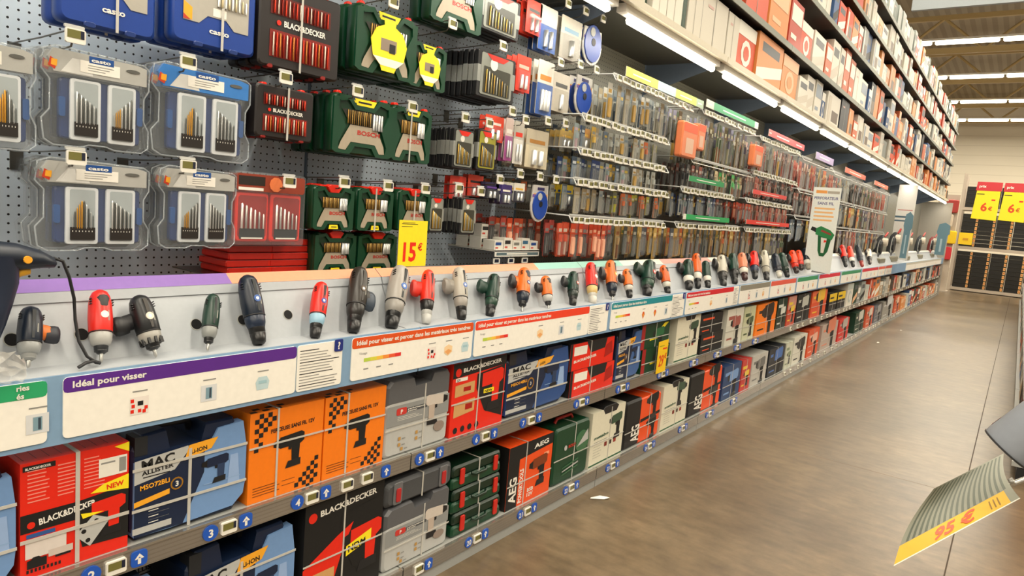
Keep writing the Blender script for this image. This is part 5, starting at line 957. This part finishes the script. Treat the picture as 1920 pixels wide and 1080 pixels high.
# ------------------------------------------------------------------ banner, hanging price cards, far stand
def facecard(name, y, x0, x1, z0, z1, label, cat, th=.004, lean=0):
    r = empty(name, (x0, y, z0)); r.rotation_euler = (0, 0, -PI/2); tag(r, label, cat); return r, x1-x0, z1-z0     # local +x looks toward the camera (-Y), local +y = world +X
def fc(y, x0, x1, z0, z1, name, label, cat):
    r = empty(name, (x0, y, z0)); M = Matrix(((0, 1, 0, x0), (-1, 0, 0, y), (0, 0, 1, z0), (0, 0, 0, 1))); r.matrix_world = M; tag(r, label, cat); return r, x1-x0, z1-z0
r, w, h = fc(7.5, -1.775, -1.515, .985, 1.85, 'tool_banner', 'tall white banner picturing a green cordless drill, standing on the ledge', 'banner')
m = MB(); m.slab([(0, .03), (w, .0), (w, h), (0, h)], -.006, 0, mat('dfe3dc', .45)); m.rect(w*.1, w*.5, h*.93, h*.965, .0006, mat('e0964a', .5)); m.rect(w*.52, w*.95, h*.93, h*.96, .0006, mat('a8a294', .5))
m.text('PERFORATEUR', w*.06, h*.86, .028, .0008, mat('6a6a8a', .5), w=w*.88); m.text('SANS FIL', w*.2, h*.80, .028, .0008, mat('6a6a8a', .5), w=w*.6)
for i in range(4): m.rect(w*.12, w*(.85-.05*(i % 2)), h*(.745-.045*i), h*(.765-.045*i), .0006, mat('e8b478', .5))
g2 = mat('2a7a44', .4)
m.flat([(w*.08, h*.50), (w*.3, h*.47), (w*.34, h*.52), (w*.12, h*.54)], .0008, dark); m.slab([(w*.28, h*.45), (w*.9, h*.40), (w*.97, h*.46), (w*.8, h*.51), (w*.45, h*.55), (w*.28, h*.52)], 0, .003, g2); m.flat([(w*.45, h*.49), (w*.85, h*.45), (w*.85, h*.47), (w*.5, h*.51)], .0034, mat('8a3a30', .4))
m.slab([(w*.38, h*.44), (w*.88, h*.42), (w*.8, h*.26), (w*.68, h*.20), (w*.52, h*.20), (w*.44, h*.26)], 0, .0028, mat('1c5a34', .4)); m.flat([(w*.5, h*.42), (w*.72, h*.41), (w*.66, h*.24), (w*.56, h*.24)], .0032, mat('d8d4c8', .4)); m.flat([(w*.62, h*.36), (w*.72, h*.37), (w*.7, h*.39), (w*.62, h*.39)], .0036, red)
m.build('printed_board', r); MB().slab([(w*.3, -.0), (w*.8, -.0), (w*.6, .25)], -.03, -.008, greyp).build('stand_foot', r)
# 29 euro card hanging over the middle shelf rail
y0, z0 = at(1229, 702, -1.593); r = empty('price_card', (-1.592, y0, z0)); tag(r, 'narrow yellow card reading 29 euro hanging over the middle shelf edge', 'price sign')
w = ycol(1251, z0+.1, -1.592)-y0; h = at(1230, 642, -1.592)[1]-z0
m = MB(); m.slab([(0, 0), (w*.95, .004), (w, h), (.0, h*.98)], -.0015, 0, mat('f2c41c', .45)); m.text('29', w*.16, h*.22, h*.34, .0006, mat('d8481c', .4), w=w*.5); m.text('€', w*.7, h*.42, h*.16, .0006, mat('d8481c', .4)); m.rect(w*.45, w*.9, h*.72, h*.76, .0006, red); m.rect(w*.1, w*.6, h*.82, h*.85, .0006, mat('a8a020', .5)); m.build('card', r)
# upright panels and saws near the end of the ledge
r, w, h = fc(14.0, -1.89, -1.6, 1.02, 2.34, 'upright_display_panel', 'white upright panel with grey stripes standing near the end of the ledge', 'display panel')
m = MB(); m.slab([(0, 0), (w, 0), (w, h), (0, h)], -.02, 0, mat('d6d2ca', .5)); m.rect(w*.1, w*.9, h*.66, h*.67, .0008, mat('b05a50', .5)); m.rect(0, w*.8, h*.56, h*.585, .0008, mat('4a606c', .5)); m.rect(0, w*.8, h*.51, h*.53, .0008, mat('4a606c', .5)); m.build('board', r)
for i, (y, x0, x1, z1) in enumerate(((13.6, -1.70, -1.55, 1.86), (15.4, -1.93, -1.76, 1.95), (20.0, -1.77, -1.46, 1.86))):
    r, w, h = fc(y, x0, x1, 1.06, z1, 'upright_sign', 'grey blue upright sign near the end of the ledge, %s' % ('nearest', 'middle', 'farthest')[i], 'sign'); r['group'] = 'grey blue upright signs'
    m = MB(); m.slab([(w*.15, 0), (w*.8, 0), (w*.85, h*.6), (w, h*.66), (w*.95, h*.92), (w*.6, h), (w*.2, h*.94), (w*.1, h*.7), (w*.2, h*.6)], -.01, 0, mat('5f7f8c', .5)); m.text('OUTILS', w*.62, h*.1, w*.16, .001, mat('9fb6be', .5), w=h*.4, ang=PI/2) if False else m.rect(w*.42, w*.56, h*.1, h*.5, .0008, mat('9fb6be', .5)); m.build('board', r)
def saw(px, py, bo, sc, label):
    x = -1.78; y, z = at(px, py, x); r = empty('bench_saw', (x, y, z)); tag(r, label, 'bench saw', 'bench saws at the end of the ledge')
    m = MB(); m.slab(rr(-.25*sc, .25*sc, 0, .07*sc, .02, 2), -.2, .05, mat('7a7664', .5), .01); m.build('base', r)
    m = MB(); m.loft([((-.05, -.1*sc, .08*sc), (.05, 0, 0), (0, .05, 0)), ((-.05, 0, .22*sc), (.06, 0, 0), (0, .07, .03)), ((-.05, .12*sc, .34*sc), (.05, 0, 0), (0, .06, .03)), ((-.05, .22*sc, .38*sc), (.03, 0, 0), (0, .03, .02))], mat(bo, .45), 10); m.build('arm', r)
    m = MB(); m.slab(circ(0, .2*sc, .13*sc, 16), -.03, -.02, steel); m.slab(circ(0, .22*sc, .10*sc, 12), -.02, .01, dark, .005); m.build('blade_guard', r)
    MB().slab(circ(.14*sc, .30*sc, .06*sc, 12), -.02, .06, mat('d8ccb8', .4), .01).build('motor', r); MB().tube([(0, .2*sc, .38*sc), (.02, .28*sc, .44*sc), (.0, .34*sc, .40*sc)], .015, mat('b0302a', .4), 6).build('handle', r)
y_, z_ = at(1648, 492, -1.78)
for px, bo, sc, t in ((1648, '24262a', 1.1, 'nearest bench saw with pale motor on the ledge end'), (1672, '2a2a2c', 1.3, 'larger dark bench saw beside the white upright panel'), (1697, '6a2a24', 1.2, 'bench saw behind the white panel'), (1722, '33363a', 1.3, 'bench saw between the grey blue signs'), (1745, '7a2c28', 1.3, 'last bench saw on the ledge')):
    x = -1.78; y = ycol(px, 1.0, x); saw(px, 488, bo, sc, t); o = [q for q in C.objects if q.name.startswith('bench_saw')][-1]; o.location = (x, y, .985)
# ------------------------------------------------------------------ rack across the end of the aisle
r = empty('end_rack', (0, 24.2, 0)); tag(r, 'tall grey rack across the end of the aisle', 'rack')
rk = mat('b5a898', .5)
for x in (-1.58, .62): MB().box(x-.04, x+.04, -.2, -.12, 0, 3.4, rk).build('post', r); MB().box(x-.04, x+.04, .62, .7, 0, 3.4, rk).build('post', r)
for z in (.07, 1.27, 2.40): MB().box(-1.54, .58, -.19, .69, z-.045, z+.04, rk).build('beam_shelf', r)
m = None
for lv, (z0, n, hh) in enumerate(((.112, 9, .118), (1.312, 8, .118), (2.442, 5, .12))):
    for c in range(5):
        for k in range(n):
            if m is None:
                m = MB(); m.box(-.35, 0, 0, .40, 0, .112, mat('16140f', .5)); m.box(0, .004, .0, .40, .095, .112, mat('26241c', .4)); m.rect(.33, .385, .01, .10, .0045, mat('d9a868', .5)); m.rect(.345, .37, .04, .07, .006, mat('b8501c', .5)); me = m.build('black_storage_crate'); base = me.data; bpy.data.objects.remove(me)
            o = bpy.data.objects.new('black_storage_crate', base); C.objects.link(o); x = -1.50+c*.415
            o.matrix_world = Matrix(((0, 1, 0, x), (-1, 0, 0, 24.02+random.uniform(0, .01)), (0, 0, 1, z0+k*hh+.001), (0, 0, 0, 1)))
            tag(o, 'black crate, orange label, %s up in %s column, %s rack level' % (nth(k+1), nth(c+1), ('lowest', 'middle', 'upper')[lv]), 'crate', 'black crates stacked on the end rack')
for i, (x0, x1) in enumerate(((-1.31, -.70), (-.66, -.06))):
    r, w, h = fc(23.998, x0, x1, 2.13, 3.18, 'price_poster', 'yellow price poster with a red top on the end rack, %s one' % ('left', 'right')[i], 'price sign'); r['group'] = 'yellow price posters on the end rack'
    m = MB(); m.slab([(0, 0), (w, -.03), (w, h*.76), (w*.08, h*.76)], -.006, 0, yellow); m.text('6', w*.32, h*.22, h*.22, .002, mat('d8481c', .4)); m.text('€', w*.62, h*.24, h*.1, .002, mat('d8481c', .4)); m.rect(w*.1, w*.4, h*.66, h*.68, .002, ink); m.rect(w*.7, w*.85, h*.5, h*.54, .002, red); m.build('price_sheet', r)
    m = MB(); m.slab([(0.02, h*.765), (w*1.04, h*.765), (w*1.04, h), (w*.06, h)], -.006, 0, mat('c8323a', .4)); m.text('prix', w*.15, h*.85, h*.07, .002, white); m.build('red_top', r)
for x0, z0, sz, c, t in ((-1.52, 1.36, .34, 'f0c820', 'small yellow price square on the left post of the end rack'), (.25, 1.16, .28, 'dcd6ce', 'small white notice on the right of the end rack')):
    r, w, h = fc(23.995, x0, x0+sz, z0, z0+sz, 'small_notice', t, 'sign'); m = MB(); m.slab([(0, 0), (w, 0), (w, h), (0, h)], -.005, 0, mat(c, .5)); m.rect(w*.3, w*.7, h*.35, h*.55, .002, mat('c89020', .5)); m.build('sheet', r)
# things between the shelving end and the rack
for i, (x, z, c) in enumerate(((-1.72, .9, 'c8323a'), (-1.66, 1.35, 'f0c820'), (-1.8, 1.8, 'd8c8b0'), (-1.72, 2.2, 'a83a34'), (-1.85, .3, 'b8a890'))):
    o = MB().slab(rr(-.17, .17, 0, .36, .04, 2), -.1, 0, mat(c, .5), .02).build('hanging_pack'); o.matrix_world = Matrix(((0, 1, 0, x), (-1, 0, 0, 22.6), (0, 0, 1, z), (0, 0, 0, 1)))
    tag(o, '%s pack hanging beyond the end of the shelving, %s' % ({'c8323a': 'red', 'f0c820': 'yellow', 'd8c8b0': 'beige', 'a83a34': 'dark red', 'b8a890': 'tan'}[c], ('waist high', 'above the red one', 'at head height', 'topmost', 'near the floor')[i]), 'pack', 'packs at the end stand')
s = empty('end_stand', (-1.8, 22.75, 0)); tag(s, 'narrow wire stand with packs beyond the shelving end', 'stand'); MB().box(-.25, .25, -.03, .03, 0, 2.7, rk).build('stand_panel', s); MB().box(-.3, .3, -.2, .2, 0, .04, rk).build('base', s)

# ------------------------------------------------------------------ right side of the aisle
XRt = .135
for k in range(6):
    y = 5.2+k*2.7; b = empty('low_shelving_bay', (XRt, y, 0)); tag(b, 'grey shelving bay on the right of the aisle, %s from the near end' % nth(k+1), 'shelving', 'shelving bays on the right of the aisle')
    MB().box(.45, .47, 0, 2.69, 0, 1.8, dgrey).build('back_panel', b); MB().box(.0, .44, 0, 2.69, .08, .11, shelf_m).box(.03, .44, 0, 2.69, 0, .075, dark).build('base_shelf', b)
    for z in (.5, .92, 1.34): MB().box(0, .44, .0, 2.69, z, z+.03, shelf_m).build('shelf', b)
    for lv, z in enumerate((.111, .531, .951)):
        for j_ in range(5):
            c = random.choice(PAL); o = far_box('stock_carton', XRt+.03, y+.08+j_*.52+.4, z, .4, random.uniform(.2, .33), .35, c, random.randrange(4), '%s carton, %s on level %s of the %s bay right of the aisle' % (CN[c], nth(j_+1), ('one', 'two', 'three')[lv], nth(k+1)), 'carton', 'cartons right of the aisle'); o.rotation_euler = (0, 0, PI)
# foreground green post, striped price card on its arm and grey tube
m = MB(); m.box(.10, .16, 1.30, 1.36, 0, 1.05, mat('1c3428', .4)); m.box(.10, .5, 1.28, 1.38, 0, .03, mat('1c3428', .4)); m.box(.098, .0995, 1.325, 1.335, .1, 1.04, mat('5a6a3a', .4)); o = m.build('display_stand'); tag(o, 'dark green display stand at the bottom right corner', 'stand')
def PY(px, py, y): d = ray(px, py); t = y/d.y; q = d*t; return Vector((q.x, q.y, q.z+EYE))
A_, B_, C_, D_ = PY(1676, 1060, 1.42), PY(1751, 916, 1.56), PY(1882, 850, 1.78), PY(1912, 934, 1.60)
r = empty('hanging_price_card', (0, 0, 0)); tag(r, 'curved striped card with yellow lower band jutting in at bottom right', 'price sign')
def bl(u, v):
    p = (A_*(1-u)+D_*u)*(1-v)+(B_*(1-u)+C_*u)*v; return p+Vector((-.010, 0, -.004))*math.sin(PI*v)*1.0
def grid(u0, u1, v0, v1, off, mm, nu=1, nv=6):
    nrm = (D_-A_).cross(B_-A_).normalized()
    if nrm.y > 0: nrm = -nrm
    V = [bl(u0+(u1-u0)*i/nu, v0+(v1-v0)*j/nv)+nrm*off for i in range(nu+1) for j in range(nv+1)]; F = [(i*(nv+1)+j, (i+1)*(nv+1)+j, (i+1)*(nv+1)+j+1, i*(nv+1)+j+1) for i in range(nu) for j in range(nv)]; return V, F
m = MB()
for off, mm in ((0, mat('77786a', .45)), (-.0015, mat('a8a898', .45))): V, F = grid(0, 1, 0, 1, off, mm, 12, 8); m.add(V, F, mm, True)
V, F = grid(.0, .93, .0, .24, .0006, yellow, 10, 3); m.add(V, F, mat('c89c20', .5), True)
for i in range(17): V, F = grid(.05+i*.055, .075+i*.055, .25, .97, .0005, None, 1, 8); m.add(V, F, mat('4c5246', .45), True)
V, F = grid(0, 1, -.012, .005, .0009, None, 10, 1); m.add(V, F, mat('c9c9bc', .4), True)
m.build('printed_card', r)
v, f, wd_ = text_mesh('95 €', True); V = []
nrm = (D_-A_).cross(B_-A_).normalized(); nrm = -nrm if nrm.y > 0 else nrm
for a, b in v: V.append(bl(.30+a/wd_*.34+b*.03, .045+b/.72*.16)+nrm*.0016)
m = MB(); m.add(V, f, mat('d8481c', .4)); 
for i in range(3): V, F = grid(.78+i*.035, .79+i*.035, .05, .19, .0012, None, 1, 2); m.add(V, F, mat('7a5a18', .5))
m.build('price_figures', r)
a, b = PY(1885, 912, 1.7), PY(1960, 885, 1.72); m = MB(); m.tube([a, b], .006, chrome, 6); m.tube([PY(1893, 905, 1.69), PY(1902, 902, 1.69)], .008, chrome, 8); m.build('arm', r)
a = PY(1890, 842, 1.52); dv = ray(1890, 842).normalized(); ax = rt*.81+up*.59; ax = (ax-dv*ax.dot(dv)).normalized()-dv*.12; b = a+ax*.16; r = empty('grey_tube'); tag(r, 'fat grey plastic tube end with a small red mark above the striped card', 'tube')
m = MB(); m.tube([a, a+(b-a)*.04, b], [.044, .046, .046], mat('8f959e', .35), 24); m.build('barrel', r); m = MB(); m.tube([a-(b-a)*.02, a+(b-a)*.0], [.0455, .0465], mat('3a3c3e', .4), 24); m.build('rim', r)
dd = (b-a).normalized(); s1 = (up-dd*up.dot(dd)).normalized(); s2 = dd.cross(s1)
q = a+dd*.02; P_ = [q+(s1*math.cos(t)+s2*math.sin(t))*.0466+dd*k for t in (-.5, -.3, -.1) for k in (-.008, .012)]; m = MB(); m.add(P_, [(0, 1, 3, 2), (2, 3, 5, 4)], mat('c8402c', .4)); m.build('red_mark', r)
# litter on the floor
for i, (px, py, s_, t) in enumerate(((1125, 936, .05, 'largest paper scrap on the floor by the shelving'), (1647, 643, .025, 'small paper scrap farther down the aisle'), (1690, 620, .022, 'tiny paper scrap farthest down the aisle'))):
    d = ray(px, py); t_ = -EYE/d.z; p = d*t_; m = MB(); m.add([(-s_, -.01, .002), (-s_*.3, .012, .008), (s_*.4, -.004, .003), (s_, .012, .006), (s_*.9, .028, .002), (0, .02, .010), (-s_*.9, .008, .001)], [(0, 1, 6), (0, 2, 5, 1), (2, 3, 4, 5)], white); o = m.build('paper_scrap'); o.location = (p.x, p.y, .001); o.rotation_euler = (0, 0, .6); tag(o, t, 'litter', 'paper scraps on the floor')
# crumpled clear film over the green panel
a = P3(-30, 672, -1.59); m = MB(); random.seed(3); n = 8; V = [(a.x+random.uniform(0, .022), a.y+i*.0095, a.z+.010-j*.009+random.uniform(-.003, .003)) for i in range(n) for j in range(n)]; V = [p for p in V]
F = [(i*n+j, (i+1)*n+j, (i+1)*n+j+1, i*n+j+1) for i in range(n-1) for j in range(n-1) if i+ (n-j) < 13]; m.add(V, F, mat('d8d2c4', .12, 0, .28)); o = m.build('plastic_film'); tag(o, 'crumpled clear plastic film hanging over the left panel', 'plastic film')
